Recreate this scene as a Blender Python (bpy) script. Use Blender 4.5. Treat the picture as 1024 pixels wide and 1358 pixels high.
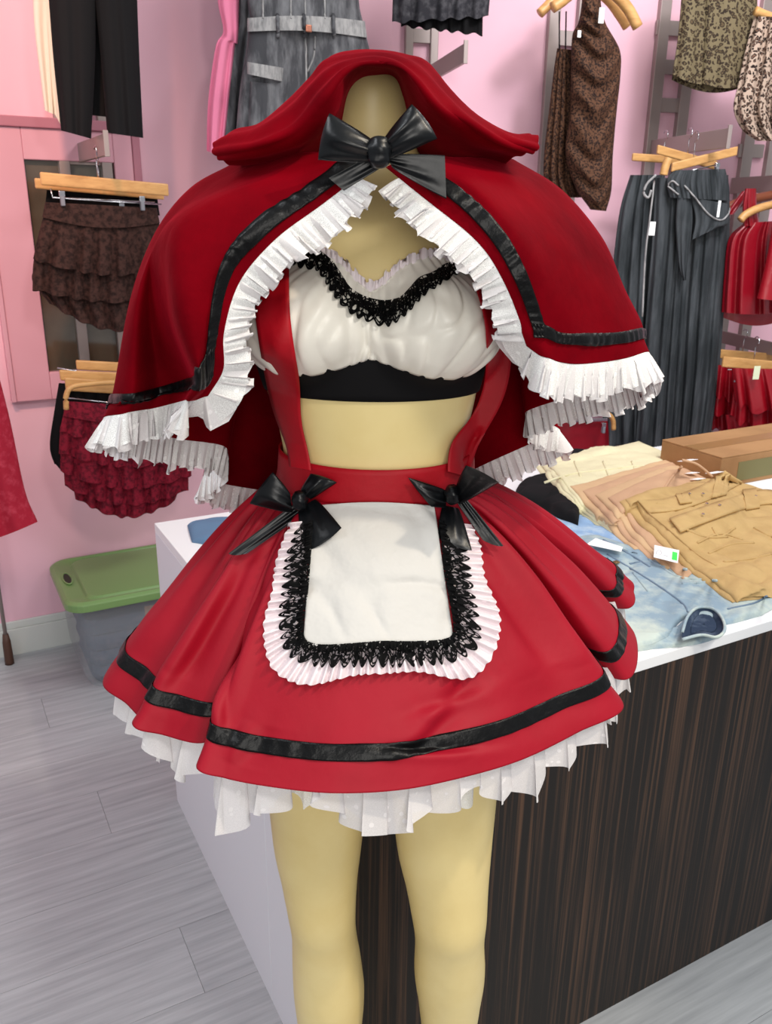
import bpy, bmesh, math, random
import numpy as np
from mathutils import Vector, Matrix
from mathutils.bvhtree import BVHTree
from math import sin, cos, pi, radians, sqrt, atan2
for o in list(bpy.data.objects): bpy.data.objects.remove(o)
random.seed(4); rng = np.random.default_rng(4)
C = bpy.context.scene.collection
S = bpy.context.scene
# ------------------------------------------------------------------ camera
F = 1125.0; PIT = radians(19.25); ROL = radians(0.75); H = 1.5
FW = np.array([0, cos(PIT), -sin(PIT)]); RT0 = np.array([1.0, 0, 0]); UP0 = np.cross(RT0, FW)
RT = RT0*cos(ROL) + UP0*sin(ROL); UP = np.cross(RT, FW); CAM = np.array([0, 0, H])
cd = bpy.data.cameras.new('camera'); cam = bpy.data.objects.new('camera', cd); C.objects.link(cam)
cam.matrix_world = Matrix(((RT[0], UP[0], -FW[0], 0), (RT[1], UP[1], -FW[1], 0), (RT[2], UP[2], -FW[2], H), (0, 0, 0, 1)))
cd.sensor_fit = 'VERTICAL'; cd.sensor_height = 36; cd.lens = 36*F/1358; cd.clip_start = 0.05
cd.dof.use_dof = True; cd.dof.focus_distance = 0.98; cd.dof.aperture_fstop = 18
S.camera = cam
# ------------------------------------------------------------------ light
S.view_settings.view_transform = 'Standard'; S.view_settings.look = 'None'
S.view_settings.exposure = 0.0; S.view_settings.gamma = 1; S.view_settings.use_curve_mapping = False
w = bpy.data.worlds.new('world'); S.world = w; w.use_nodes = True
w.node_tree.nodes['Background'].inputs[0].default_value = (0.90, 0.95, 1.0, 1)
w.node_tree.nodes['Background'].inputs[1].default_value = 0.42
def lamp(kind, loc, tgt, e, col, size=0.3, spot=60, blend=0.4):
    l = bpy.data.lights.new('ceiling_or_fill_lamp', kind); l.energy = e; l.color = col
    if kind == 'AREA': l.shape = 'RECTANGLE'; l.size = size; l.size_y = size
    else: l.shadow_soft_size = size
    if kind == 'SPOT': l.spot_size = radians(spot); l.spot_blend = blend
    o = bpy.data.objects.new('ceiling_or_fill_lamp', l); C.objects.link(o); o.location = loc
    o.rotation_euler = (Vector(tgt)-Vector(loc)).to_track_quat('-Z', 'Y').to_euler(); return o
lamp('AREA', (0.9, -0.7, 3.0), (0, 1.0, 1.1), 21, (1, 0.96, 0.9), 0.35)
lamp('AREA', (-1.4, 0.3, 3.1), (-0.2, 1.2, 0.9), 22, (0.93, 0.96, 1), 0.9)
lamp('AREA', (1.2, 1.9, 3.2), (0.9, 2.9, 1.2), 36, (1, 0.98, 0.95), 0.8)
lamp('AREA', (0.15, -1.7, 1.75), (0, 1.0, 1.3), 33, (1, 0.96, 0.90), 1.3)  # unseen fill light added behind the camera to brighten the mannequin
lamp('AREA', (2.0, 0.3, 3.1), (1.3, 1.1, 0), 17, (0.97, 0.98, 1), 0.7)  # unseen area light added to brighten the floor at right
lamp('SPOT', (1.3, 0.2, 3.0), (0.05, 0.95, 1.0), 95, (1, 0.87, 0.68), 0.04, 40, 0.6)
lamp('SPOT', (-0.7, 0.9, 3.0), (-1.75, 2.75, 1.75), 150, (1, 0.52, 0.36), 0.10, 56, 0.5)
lamp('SPOT', (1.2, 1.5, 3.1), (1.6, 3.7, 1.4), 90, (0.95, 0.93, 1), 0.15, 90, 0.6)

# ------------------------------------------------------------------ helpers
def ray(px, py): return FW + RT*(px-512)/F - UP*(py-679)/F
def at(px, py, Y):
    v = ray(px, py); return CAM + v*(Y/v[1])
def atz(px, py, z):
    v = ray(px, py); return CAM + v*((z-H)/v[2])
def U(a): a = radians(a); return np.array([cos(a), sin(a), 0.]), np.array([sin(a), -cos(a), 0.])
E1, N1 = U(28.7); E2, N2 = U(12.0)
A1 = np.array([-1.37, 2.68, 0.]); A2 = np.array([0.0, 3.43, 0.])
WALL = {1: (A1, E1, N1), 2: (A2, E2, N2)}
def pw(wl, px, py, d):
    A, E, N = WALL[wl]; v = ray(px, py); t = (d - (CAM-A) @ N)/(v @ N); return CAM + v*t
def ws(wl, s, d, z):
    A, E, N = WALL[wl]; return A + E*s + N*d + np.array([0, 0, z])
Z = np.array([0, 0, 1.])

def lin(c): return tuple(((x/255)/12.92 if x/255 <= 0.04045 else ((x/255+0.055)/1.055)**2.4) for x in c)
def M(name, c, rough=0.6, metal=0, sheen=0, var=None, bump=None, stretch=(1, 1, 1), spec=0.5, coat=0, wave=None, objrand=0):
    if rough >= .7 and spec == .5: spec = .18
    m = bpy.data.materials.new(name); m.use_nodes = True; nt = m.node_tree; N = nt.nodes; L = nt.links
    b = N['Principled BSDF']; b.inputs['Base Color'].default_value = (*lin(c), 1)
    b.inputs['Roughness'].default_value = rough; b.inputs['Metallic'].default_value = metal
    b.inputs['Specular IOR Level'].default_value = spec; b.inputs['Coat Weight'].default_value = coat
    if sheen:
        b.inputs['Sheen Weight'].default_value = sheen; b.inputs['Sheen Roughness'].default_value = 0.35
        b.inputs['Sheen Tint'].default_value = (*[min(1, x*1.0+0.05) for x in lin(tuple(min(255, k*1.35) for k in c))], 1)
    tc = N.new('ShaderNodeTexCoord'); mp = N.new('ShaderNodeMapping'); mp.inputs['Scale'].default_value = stretch
    L.new(tc.outputs['Object'], mp.inputs[0]); last = None
    if var:      # (scale, colour 2, lo, hi)
        n = N.new('ShaderNodeTexNoise'); n.inputs['Scale'].default_value = var[0]; n.inputs['Detail'].default_value = 6
        n.inputs['Roughness'].default_value = 0.62
        L.new(mp.outputs[0], n.inputs['Vector']); r = N.new('ShaderNodeValToRGB')
        r.color_ramp.elements[0].position = var[2]; r.color_ramp.elements[1].position = var[3]
        r.color_ramp.elements[0].color = (*lin(c), 1); r.color_ramp.elements[1].color = (*lin(var[1]), 1)
        L.new(n.outputs['Fac'], r.inputs[0]); L.new(r.outputs[0], b.inputs['Base Color']); last = r.outputs[0]
    if objrand:
        oi = N.new('ShaderNodeObjectInfo'); hs = N.new('ShaderNodeHueSaturation'); mr = N.new('ShaderNodeMapRange')
        mr.inputs['To Min'].default_value = 1-objrand; mr.inputs['To Max'].default_value = 1+objrand
        L.new(oi.outputs['Random'], mr.inputs[0]); L.new(mr.outputs[0], hs.inputs['Value'])
        if last: L.new(last, hs.inputs['Color'])
        else: hs.inputs['Color'].default_value = (*lin(c), 1)
        L.new(hs.outputs[0], b.inputs['Base Color'])
    if bump:     # (scale, strength, distance)
        n2 = N.new('ShaderNodeTexNoise'); n2.inputs['Scale'].default_value = bump[0]; n2.inputs['Detail'].default_value = 4
        L.new(mp.outputs[0], n2.inputs['Vector']); bp = N.new('ShaderNodeBump')
        bp.inputs['Strength'].default_value = bump[1]; bp.inputs['Distance'].default_value = bump[2] if len(bump) > 2 else 0.002
        L.new(n2.outputs['Fac'], bp.inputs['Height']); L.new(bp.outputs[0], b.inputs['Normal'])
    return m
def alpha_mat(name, c, kind, rough=0.7, base=0.7):
    """woven see-through fabric: kind 'tulle' (fine net with dots) or 'lace' (open net with solid motifs)"""
    m = bpy.data.materials.new(name); m.use_nodes = True; nt = m.node_tree; N = nt.nodes; L = nt.links
    b = N['Principled BSDF']; b.inputs['Base Color'].default_value = (*lin(c), 1); b.inputs['Roughness'].default_value = rough
    tc = N.new('ShaderNodeTexCoord')
    def math_(op, a, bb):
        n = N.new('ShaderNodeMath'); n.operation = op
        for i, x in enumerate((a, bb)):
            if isinstance(x, (int, float)): n.inputs[i].default_value = x
            else: L.new(x, n.inputs[i])
        return n.outputs[0]
    vo = N.new('ShaderNodeTexVoronoi'); vo.feature = 'DISTANCE_TO_EDGE'
    L.new(tc.outputs['UV'], vo.inputs['Vector'])
    no = N.new('ShaderNodeTexNoise'); L.new(tc.outputs['UV'], no.inputs['Vector']); no.inputs['Detail'].default_value = 2
    if kind == 'tulle':
        vo.inputs['Scale'].default_value = 700; no.inputs['Scale'].default_value = 55
        net = math_('LESS_THAN', vo.outputs['Distance'], 0.10)
        v2 = N.new('ShaderNodeTexVoronoi'); v2.inputs['Scale'].default_value = 90; L.new(tc.outputs['UV'], v2.inputs['Vector'])
        dot = math_('LESS_THAN', v2.outputs['Distance'], 0.2)
        a = math_('MAXIMUM', math_('MULTIPLY', net, 0.88), base); a = math_('MAXIMUM', a, dot)
    else:
        vo.inputs['Scale'].default_value = 190; no.inputs['Scale'].default_value = 120
        net = math_('LESS_THAN', vo.outputs['Distance'], 0.13)
        sol = math_('GREATER_THAN', no.outputs['Fac'], 0.52)
        a = math_('MAXIMUM', net, sol)
        if base:
            sp = N.new('ShaderNodeSeparateXYZ'); L.new(tc.outputs['UV'], sp.inputs[0])
            ed = math_('LESS_THAN', sp.outputs['Y'], 0.0022); a = math_('MAXIMUM', a, ed)
    L.new(a, b.inputs['Alpha']); return m
def leopard(name, base, ring, scale, dark):
    m = M(name, base, 0.8); N = m.node_tree.nodes; L = m.node_tree.links; b = N['Principled BSDF']
    tc = N['Texture Coordinate']; no = N.new('ShaderNodeTexNoise'); no.inputs['Scale'].default_value = scale*0.6
    L.new(tc.outputs['Object'], no.inputs['Vector'])
    mx = N.new('ShaderNodeVectorMath'); mx.operation = 'MULTIPLY_ADD'; mx.inputs[1].default_value = (0.02,)*3
    L.new(no.outputs['Color'], mx.inputs[0]); L.new(tc.outputs['Object'], mx.inputs[2])
    vo = N.new('ShaderNodeTexVoronoi'); vo.inputs['Scale'].default_value = scale; L.new(mx.outputs[0], vo.inputs['Vector'])
    r = N.new('ShaderNodeValToRGB'); e = r.color_ramp.elements
    e[0].position = 0.0; e[0].color = (*lin(ring), 1); e[1].position = 0.28; e[1].color = (*lin(dark), 1)
    k = e.new(0.24); k.color = (*lin(ring), 1); k = e.new(0.46); k.color = (*lin(dark), 1); k = e.new(0.52); k.color = (*lin(base), 1)
    L.new(vo.outputs['Distance'], r.inputs[0]); L.new(r.outputs[0], b.inputs['Base Color']); return m

def mesh(name, V, Fc, mat, parent=None, uv=None, smooth=True, solid=0, bevel=0, label=None):
    me = bpy.data.meshes.new(name); me.from_pydata([tuple(map(float, v)) for v in V], [], [tuple(f) for f in Fc]); me.update()
    if smooth: me.polygons.foreach_set('use_smooth', [True]*len(me.polygons))
    if uv is not None:
        ul = me.uv_layers.new(name='UVMap'); vi = np.empty(len(me.loops), int); me.loops.foreach_get('vertex_index', vi)
        ul.data.foreach_set('uv', np.asarray(uv, float)[vi].ravel())
    if mat: me.materials.append(mat)
    o = bpy.data.objects.new(name, me); C.objects.link(o)
    if parent is not None: setp(o, parent)
    if bevel:
        b = o.modifiers.new('bevel', 'BEVEL'); b.width = bevel; b.segments = 2; b.limit_method = 'ANGLE'; b.angle_limit = radians(40)
    if solid:
        s = o.modifiers.new('thick', 'SOLIDIFY'); s.thickness = solid; s.offset = 0
    if label: o['label'] = label
    return o
def setp(o, p):
    o.parent = p; r = p
    while r.parent: r = r.parent
    o.matrix_parent_inverse = Matrix.Translation(-r.location) if p is r else Matrix()
def root(name, label, cat, loc=(0, 0, 0), group=None):
    o = bpy.data.objects.new(name, None); C.objects.link(o); o.location = tuple(map(float, loc)); o.empty_display_size = 0.05
    o['label'] = label; o['category'] = cat
    if group: o['group'] = group
    return o
def tag(o, label, cat, group=None):
    o['label'] = label; o['category'] = cat
    if group: o['group'] = group
    return o
def struct(o): o['kind'] = 'structure'; return o
def cr(P, t):
    """Catmull-Rom through P (n,...) at params t"""
    P = np.asarray(P, float); n = len(P); t = np.clip(np.atleast_1d(t), 0, n-1-1e-9); i = t.astype(int); f = (t-i)
    g = lambda k: P[np.clip(k, 0, n-1)]
    f = f.reshape(-1, *([1]*(P.ndim-1)))
    p0 = np.where((i == 0).reshape(f.shape), 2*g(i)-g(i+1), g(i-1)); p3 = np.where((i == n-2).reshape(f.shape), 2*g(i+1)-g(i), g(i+2))
    p1 = g(i); p2 = g(i+1)
    return 0.5*((2*p1)+(-p0+p2)*f+(2*p0-5*p1+4*p2-p3)*f*f+(-p0+3*p1-3*p2+p3)*f**3)
def sheet(G, us, vs):
    """G: (cols, rows, 3) control grid"""
    return cr(np.swapaxes(cr(G, us), 0, 1), vs).swapaxes(0, 1)
def gridfaces(nu, nv, closed=False):
    f = []
    for i in range(nu if closed else nu-1):
        j = (i+1) % nu
        for k in range(nv-1): f.append((i*nv+k, j*nv+k, j*nv+k+1, i*nv+k+1))
    return f
def gridnormals(P):
    a = np.gradient(P, axis=0); b = np.gradient(P, axis=1); n = np.cross(a, b); l = np.linalg.norm(n, axis=2, keepdims=True)
    return n/np.maximum(l, 1e-9)
def griduv(P):
    du = np.linalg.norm(np.diff(P, axis=0), axis=2).mean(1); dv = np.linalg.norm(np.diff(P, axis=1), axis=2).mean(0)
    uu = np.concatenate([[0], np.cumsum(du)]); vv = np.concatenate([[0], np.cumsum(dv)])
    return np.stack(np.meshgrid(uu, vv, indexing='ij'), -1).reshape(-1, 2)
def gmesh(name, P, mat, parent=None, closed=False, **k):
    P = np.asarray(P); return mesh(name, P.reshape(-1, 3), gridfaces(P.shape[0], P.shape[1], closed), mat, parent, uv=griduv(P), **k)
def wob(x, seed, n=5, lo=1., hi=6.):
    r = np.random.default_rng(seed); s = 0*x
    for _ in range(n): s = s + sin_(x*r.uniform(lo, hi)+r.uniform(0, 6.28))*r.uniform(.4, 1)
    return s/n
sin_ = np.sin
def noise2(x, y, seed, n=8, lo=1., hi=5.):
    r = np.random.default_rng(seed); s = 0*x
    for _ in range(n):
        a = r.uniform(0, 6.28); k = r.uniform(lo, hi); s = s + np.sin((x*cos(a)+y*sin(a))*k+r.uniform(0, 6.28))
    return s/n
def resample(P, n):
    P = np.asarray(P, float); d = np.concatenate([[0], np.cumsum(np.linalg.norm(np.diff(P, axis=0), axis=1))]); t = np.linspace(0, d[-1], n)
    return np.stack([np.interp(t, d, P[:, k]) for k in range(P.shape[1])], 1)
def spl(P, n): return resample(cr(P, np.linspace(0, len(P)-1, n*3)), n)
def spl2(A, B, n):
    A = np.array(A, float); B = np.array(B, float); k = len(A)
    if len(B) != k: return spl(A, n), spl(B, n)
    t = np.linspace(0, k-1, n*3); Q = (cr(A, t)+cr(B, t))/2; d = np.concatenate([[0], np.cumsum(np.linalg.norm(np.diff(Q, axis=0), axis=1))]); tu = np.interp(np.linspace(0, d[-1], n), d, t)
    return cr(A, tu), cr(B, tu)
def tube(name, pts, r, mat, parent=None, ns=8, close=True, flat=None, **k):
    P = np.asarray(pts, float); n = len(P); V = []; Fc = []; R = np.broadcast_to(r, (n,))
    T = np.gradient(P, axis=0); up = np.array([0, 0, 1.])
    for i in range(n):
        t = T[i]/max(np.linalg.norm(T[i]), 1e-9); a = np.cross(t, up)
        if np.linalg.norm(a) < .1: a = np.cross(t, [1, 0, 0])
        a /= np.linalg.norm(a); b = np.cross(a, t)
        for j in range(ns):
            th = 2*pi*j/ns; V.append(P[i]+R[i]*(a*cos(th)+b*sin(th)*(flat or 1)))
    for i in range(n-1):
        for j in range(ns): Fc.append((i*ns+j, i*ns+(j+1) % ns, (i+1)*ns+(j+1) % ns, (i+1)*ns+j))
    if close: Fc += [tuple(range(ns)[::-1]), tuple((n-1)*ns+j for j in range(ns))]
    return mesh(name, V, Fc, mat, parent, **k)
def box(name, o, a, b, c, mat, parent=None, bevel=0.002, **k):
    """box from corner o along vectors a,b,c"""
    o, a, b, c = map(lambda x: np.asarray(x, float), (o, a, b, c))
    V = [o, o+a, o+a+b, o+b, o+c, o+a+c, o+a+b+c, o+b+c]
    Fc = [(0, 3, 2, 1), (4, 5, 6, 7), (0, 1, 5, 4), (1, 2, 6, 5), (2, 3, 7, 6), (3, 0, 4, 7)]
    if np.dot(np.cross(a, b), c) < 0: Fc = [f[::-1] for f in Fc]
    return mesh(name, V, Fc, mat, parent, smooth=False, bevel=bevel, **k)
def bvh(P, closed=False): return BVHTree.FromPolygons([tuple(p) for p in np.asarray(P).reshape(-1, 3)], gridfaces(P.shape[0], P.shape[1], closed))
def hit(px, py, trees, off=0.0, Y=0.8):
    d = Vector(ray(px, py)).normalized(); best = None
    for t in trees:
        h = t.ray_cast(Vector(CAM), d)
        if h[0] is not None and (best is None or h[3] < best[3]): best = h
    if best is None: p = at(px, py, Y); return p
    return np.array(best[0]-d*off)
def ruffle(name, base, dirs, nrm, freq, amp, mat, parent, seed=1, nv=7, jit=0.12, solid=0, step=0.0016, swirl=.6, lift=0.0):
    """gathered strip hanging from a base line: dirs carry its width"""
    base = np.asarray(base); L = np.concatenate([[0], np.cumsum(np.linalg.norm(np.diff(base, axis=0), axis=1))]); n = int(L[-1]/step)+2
    t = np.linspace(0, L[-1], n); rs = lambda A: np.stack([np.interp(t, L, np.asarray(A)[:, k]) for k in range(3)], 1)
    B, D, Nn = rs(base), rs(dirs), rs(nrm); T = np.gradient(B, axis=0); T /= np.maximum(np.linalg.norm(T, axis=1, keepdims=True), 1e-9)
    ph = 2*pi*freq*(t + 0.35/freq*wob(t*freq*2, seed, 4, .5, 2)) ; am = amp*(1+.35*wob(t*freq*2, seed+7, 4, .3, 1.5)*2)
    ln = 1+jit*wob(t*freq*2*pi, seed+3, 5, .2, 1.3)*2
    P = np.zeros((n, nv, 3))
    for k in range(nv):
        s = k/(nv-1); a = (am*s**.6)[:, None]
        P[:, k] = B + D*(s*ln)[:, None] + Nn*(a*np.sin(ph)[:, None] + lift*s) + T*(a*swirl*np.sin(2*ph+.7)[:, None])
    return gmesh(name, P, mat, parent, solid=solid)
def smooth1(A, w):
    k = np.ones(w)/w; p = w//2; A = np.asarray(A); Q = np.concatenate([np.repeat(A[:1], p, 0), A, np.repeat(A[-1:], p, 0)])
    return np.stack([np.convolve(Q[:, i], k, 'valid')[:len(A)] for i in range(A.shape[1])], 1)

# ------------------------------------------------------------------ materials
m_wall = M('pink wall paint', (236, 190, 204), 0.7, var=(1.3, (231, 183, 198), .35, .7), bump=(60, .12, .001))
m_trimp = M('pink trim paint', (214, 158, 172), 0.6)
m_mauve = M('mauve trim paint', (176, 112, 128), 0.55)
m_base = M('white baseboard paint', (206, 208, 204), 0.5)
m_floor = M('grey oak laminate', (186, 189, 192), 0.5, var=(9, (150, 153, 157), .30, .74), stretch=(1, 1, 1), bump=(40, .08, .001), objrand=0.03)
def oriented(m, ang, sc):     # rotate the grain of a material into the plank direction
    mp = m.node_tree.nodes['Mapping']; mp.vector_type = 'TEXTURE'; mp.inputs['Rotation'].default_value = (0, 0, radians(ang)); mp.inputs['Scale'].default_value = sc
oriented(m_floor, 28.7, (3.2, .16, 1))
m_darkwood = M('dark streaked wood laminate', (32, 28, 26), 0.5, var=(13, (104, 76, 58), .48, .82), spec=.25)
oriented(m_darkwood, 28.7, (.085, .085, 9.0))
m_white = M('white laminate', (238, 239, 241), 0.35)
m_side = M('white side laminate', (226, 226, 232), 0.45)
m_skin = M('cream mannequin plastic', (228, 207, 146), 0.42, var=(7, (220, 196, 132), .4, .7))
m_velvet = M('deep red velvet', (116, 0, 13), 0.8, sheen=.16, var=(5, (80, 0, 8), .36, .66), bump=(38, .35, .004), spec=.03)
m_satin = M('red twill', (150, 4, 30), 0.6, sheen=.03, var=(9, (144, 4, 27), .4, .65), bump=(26, .22, .006), spec=.25)
m_strap = M('red strap satin', (168, 6, 26), 0.55, var=(12, (152, 4, 20), .4, .65), bump=(45, .3, .003), spec=.25)
m_ribbon = M('black satin ribbon', (7, 7, 8), 0.38, bump=(60, .6, .004), spec=.22)
m_bow = M('black satin bow', (9, 11, 14), 0.34, bump=(22, .35, .006), spec=.34)
m_bodice = M('ivory satin', (234, 229, 217), 0.38, bump=(13, .25, .012), spec=.45)
m_apron = M('white cotton', (196, 194, 190), 0.75, bump=(16, .7, .012), spec=.2)
m_blackcloth = M('black jersey', (12, 11, 13), 0.85)
m_tulle = alpha_mat('white dotted tulle', (226, 222, 222), 'tulle', base=.80)
m_tulle2 = alpha_mat('thin white tulle', (240, 240, 238), 'tulle', base=.66)
m_frill = alpha_mat('white organza frill', (238, 226, 230), 'tulle', base=.86)
m_lace = alpha_mat('black lace', (6, 6, 7), 'lace', base=1); m_lace.node_tree.nodes['Principled BSDF'].inputs['Specular IOR Level'].default_value = .1
m_hang = M('pale hanger wood', (206, 158, 98), 0.45, var=(18, (184, 134, 78), .4, .7), stretch=(1, 1, 4))
m_hangd = M('dark hanger wood', (120, 62, 36), 0.4)
m_chrome = M('chrome', (200, 200, 205), 0.22, 1)
m_steel = M('brushed grey steel', (158, 144, 140), 0.45, .35)
m_clip = M('grey clip pad', (120, 122, 130), 0.6)
m_brown = M('brown lace fabric', (64, 42, 37), 0.8, var=(70, (36, 22, 19), .42, .6), bump=(90, .5, .002))
m_wine = M('wine lace fabric', (128, 22, 42), 0.75, var=(75, (80, 10, 26), .42, .62), bump=(90, .5, .002))
m_black2 = M('black trouser cloth', (20, 20, 22), 0.85, bump=(120, .1, .001))
m_cream = M('cream trouser cloth', (232, 222, 204), 0.8)
m_pinkc = M('pink knit', (226, 128, 160), 0.8, bump=(80, .3, .002))
m_gden = M('washed grey denim', (70, 70, 74), 0.85, var=(9, (150, 150, 154), .42, .85), stretch=(3, 3, .8), bump=(90, .5, .002))
m_gdens = M('pale grey denim seam', (166, 164, 164), 0.85, var=(30, (110, 110, 112), .4, .75), stretch=(3, 3, 1))
m_dkden = M('charcoal denim', (42, 41, 46), 0.85, var=(40, (84, 82, 86), .45, .75))
m_ruch = leopard('brown animal print', (86, 58, 42), (54, 36, 28), 130, (28, 18, 16))
m_leo1 = leopard('olive leopard print', (112, 100, 76), (88, 74, 54), 80, (48, 38, 30))
m_leo2 = leopard('pale leopard print', (176, 154, 138), (112, 84, 70), 88, (28, 20, 20))
m_slub = M('charcoal acid wash cloth', (46, 50, 53), 0.88, var=(9, (86, 90, 94), .4, .75), bump=(130, .4, .002))
oriented(m_slub, 12, (.35, .35, 2.5))
m_redleather = M('red leather', (150, 6, 26), 0.36, bump=(30, .5, .005), spec=.6)
m_redsat = M('red satin', (136, 6, 26), 0.34, bump=(16, .5, .008), spec=.6)
m_rednarrow = M('red sequin knit', (160, 30, 50), 0.7, var=(50, (196, 70, 88), .5, .85), bump=(80, .4, .002))
m_khaki = M('khaki cotton', (196, 164, 112), 0.85, var=(12, (180, 148, 98), .4, .7), bump=(30, .5, .005))
m_tan = M('tan cotton', (206, 172, 134), 0.85, bump=(40, .4, .004))
m_tan2 = M('pinkish tan cotton', (198, 160, 128), 0.85, bump=(40, .4, .004))
m_ecru = M('ecru cotton', (220, 212, 176), 0.85, bump=(45, .5, .005))
m_lden = M('light blue denim', (138, 160, 176), 0.85, var=(13, (188, 200, 194), .42, .62), bump=(70, .4, .002))
m_lden2 = M('sky blue denim', (140, 170, 206), 0.85, var=(20, (190, 208, 220), .45, .7), bump=(70, .4, .002))
m_dkblue = M('shaded denim inside', (44, 58, 80), 0.85, var=(40, (96, 110, 130), .5, .8))  # shade inside the leg opening is put into this darker denim
m_seam = M('denim stitching', (112, 130, 150), 0.85)
m_card = M('brown cardboard', (168, 128, 88), 0.8, var=(6, (150, 112, 76), .4, .7))
m_lid = M('green plastic', (118, 152, 92), 0.35, spec=.5)
m_tag = M('white paper tag', (250, 250, 250), 0.6)
m_green = M('green sticker', (70, 236, 96), 0.6)
m_ink = M('grey ink', (150, 150, 156), 0.7)
m_brownrub = M('brown rubber', (74, 46, 34), 0.6)
m_glassdk = M('dark mirror glass', (72, 62, 52), 0.12, spec=.9, var=(2.2, (96, 86, 72), .4, .7))
m_clear = bpy.data.materials.new('clear bin plastic'); m_clear.use_nodes = True
_b = m_clear.node_tree.nodes['Principled BSDF']; _b.inputs['Base Color'].default_value = (.62, .66, .70, 1)
_b.inputs['Roughness'].default_value = .2; _b.inputs['Alpha'].default_value = .17
m_bluecl = M('dark blue cloth', (48, 60, 84), 0.85, var=(12, (96, 88, 100), .5, .7))

m_velvet.node_tree.nodes['Principled BSDF'].inputs['Sheen Tint'].default_value = (1, .02, .06, 1)
# ------------------------------------------------------------------ room
fl = struct(box('floor', ws(1, -4, 5.2, -.03), E1*9, -N1*5.6, Z*.02, M('dark joint filler', (112, 110, 112), .8), bevel=0))
pm = None; PWd, PLn = .19, 1.22
for i in range(27):
    for j in range(7):
        s = -2.6+j*PLn+(i*.43 % PLn)-PLn*.5; d = -.02+i*PWd
        if s > 4.2: continue
        c = ws(1, s+PLn/2, d+PWd/2, 0)
        if c[1] < -.2 : continue
        if pm is None:
            o = box('plank', (-PLn/2+.0007, -PWd/2+.0004, -.012), (PLn-.0008, 0, 0), (0, PWd-.0008, 0), (0, 0, .012), m_floor, None, bevel=0); pm = o.data
        else:
            o = bpy.data.objects.new('plank', pm); C.objects.link(o)
        o.matrix_world = Matrix.Translation(tuple(c)) @ Matrix.Rotation(radians(28.7), 4, 'Z'); o.parent = fl
# the floor material reads object space, so the grain needs no turning inside a plank
_mp = m_floor.node_tree.nodes['Mapping']; _mp.inputs['Rotation'].default_value = (0, 0, 0)
_oi = m_floor.node_tree.nodes.new('ShaderNodeObjectInfo'); _vm = m_floor.node_tree.nodes.new('ShaderNodeVectorMath'); _vm.operation = 'MULTIPLY_ADD'
_vm.inputs[1].default_value = (0.5, 0.5, 0.5); m_floor.node_tree.links.new(_oi.outputs['Location'], _vm.inputs[0])
m_floor.node_tree.links.new(m_floor.node_tree.nodes['Texture Coordinate'].outputs['Object'], _vm.inputs[2]); m_floor.node_tree.links.new(_vm.outputs[0], _mp.inputs[0])
s_b = (A2-A1) @ E1
struct(box('wall_left', ws(1, -2.5, 0, 0), E1*(s_b+2.5), -N1*.1, Z*3.3, m_wall, bevel=0))
struct(box('wall_right', ws(2, 0, 0, 0), E2*4.2, -N2*.1, Z*3.3, m_wall, bevel=0))
bb = struct(box('baseboard_left', ws(1, -2.5, 0, 0), E1*(s_b+2.5), N1*.016, Z*.10, m_base, bevel=.002))
box('moulding', ws(1, -2.5, 0, .10), E1*(s_b+2.5), N1*.010, Z*.028, m_base, bb, bevel=.003)
struct(box('baseboard_right', ws(2, 0, 0, 0), E2*4.2, N2*.016, Z*.12, m_base, bevel=.002))
# framed dark mirror let into the left wall
def wq(wl, px, py, d=0):      # pixel on wall -> (s, z)
    p = pw(wl, px, py, d); A, E, N = WALL[wl]; return (p-A) @ E, p[2]
s0, z0 = wq(1, 62, 492); s1, z1 = wq(1, 32, 212); s2, _ = wq(1, 150, 230); sm = (s0+s1)/2
win = struct(box('window_1', ws(1, sm, .0, z0), E1*(s2-sm), N1*.008, Z*(z1-z0), m_glassdk, bevel=0))
fr = lambda a, b, c, d_, t, m, nm='frame': box(nm, ws(1, a, 0, c), E1*(b-a), N1*t, Z*(d_-c), m, win, bevel=.003)
fr(sm-.11, sm, z0-.09, z1+.09, .03, m_trimp); fr(s2, s2+.06, z0-.09, z1+.09, .03, m_trimp)
fr(sm, s2, z1, z1+.09, .03, m_trimp); fr(sm, s2, z0-.09, z0, .03, m_trimp)
fr(sm-.14, s2+.09, z1+.09, z1+.12, .04, m_mauve, 'cap_moulding'); fr(s2+.06, s2+.085, z0-.09, z1+.09, .035, m_mauve, 'side_moulding')
fr(sm-.125, sm-.11, z0-.09, z1+.09, .036, m_trimp, 'side_moulding')

# ------------------------------------------------------------------ display table
BL = atz(235, 1061, 0.0); ED = -N1*-1.0; corner = BL + N1*1.035; TL = 2.6; TH = .798
table = root('display_table', 'long display counter with white top, white end panel and dark streaked wood front', 'display table', corner)
box('table_top', corner+Z*(TH-.022), E1*TL, -N1*1.035, Z*.022, m_white, table, bevel=.0015)
box('front_panel', corner+E1*.018-N1*.0, E1*(TL-.018), -N1*.018, Z*(TH-.0225), m_darkwood, table, bevel=0)
box('end_panel', corner, E1*.018, -N1*.33, Z*(TH-.0225), m_side, table, bevel=.001)
box('end_panel', corner-N1*.3315, E1*.018, -N1*.7035, Z*(TH-.0225), m_side, table, bevel=.001)
box('back_panel', corner-N1*1.017+E1*.018, E1*(TL-.018), -N1*.018, Z*(TH-.0225), m_side, table, bevel=0)

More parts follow.
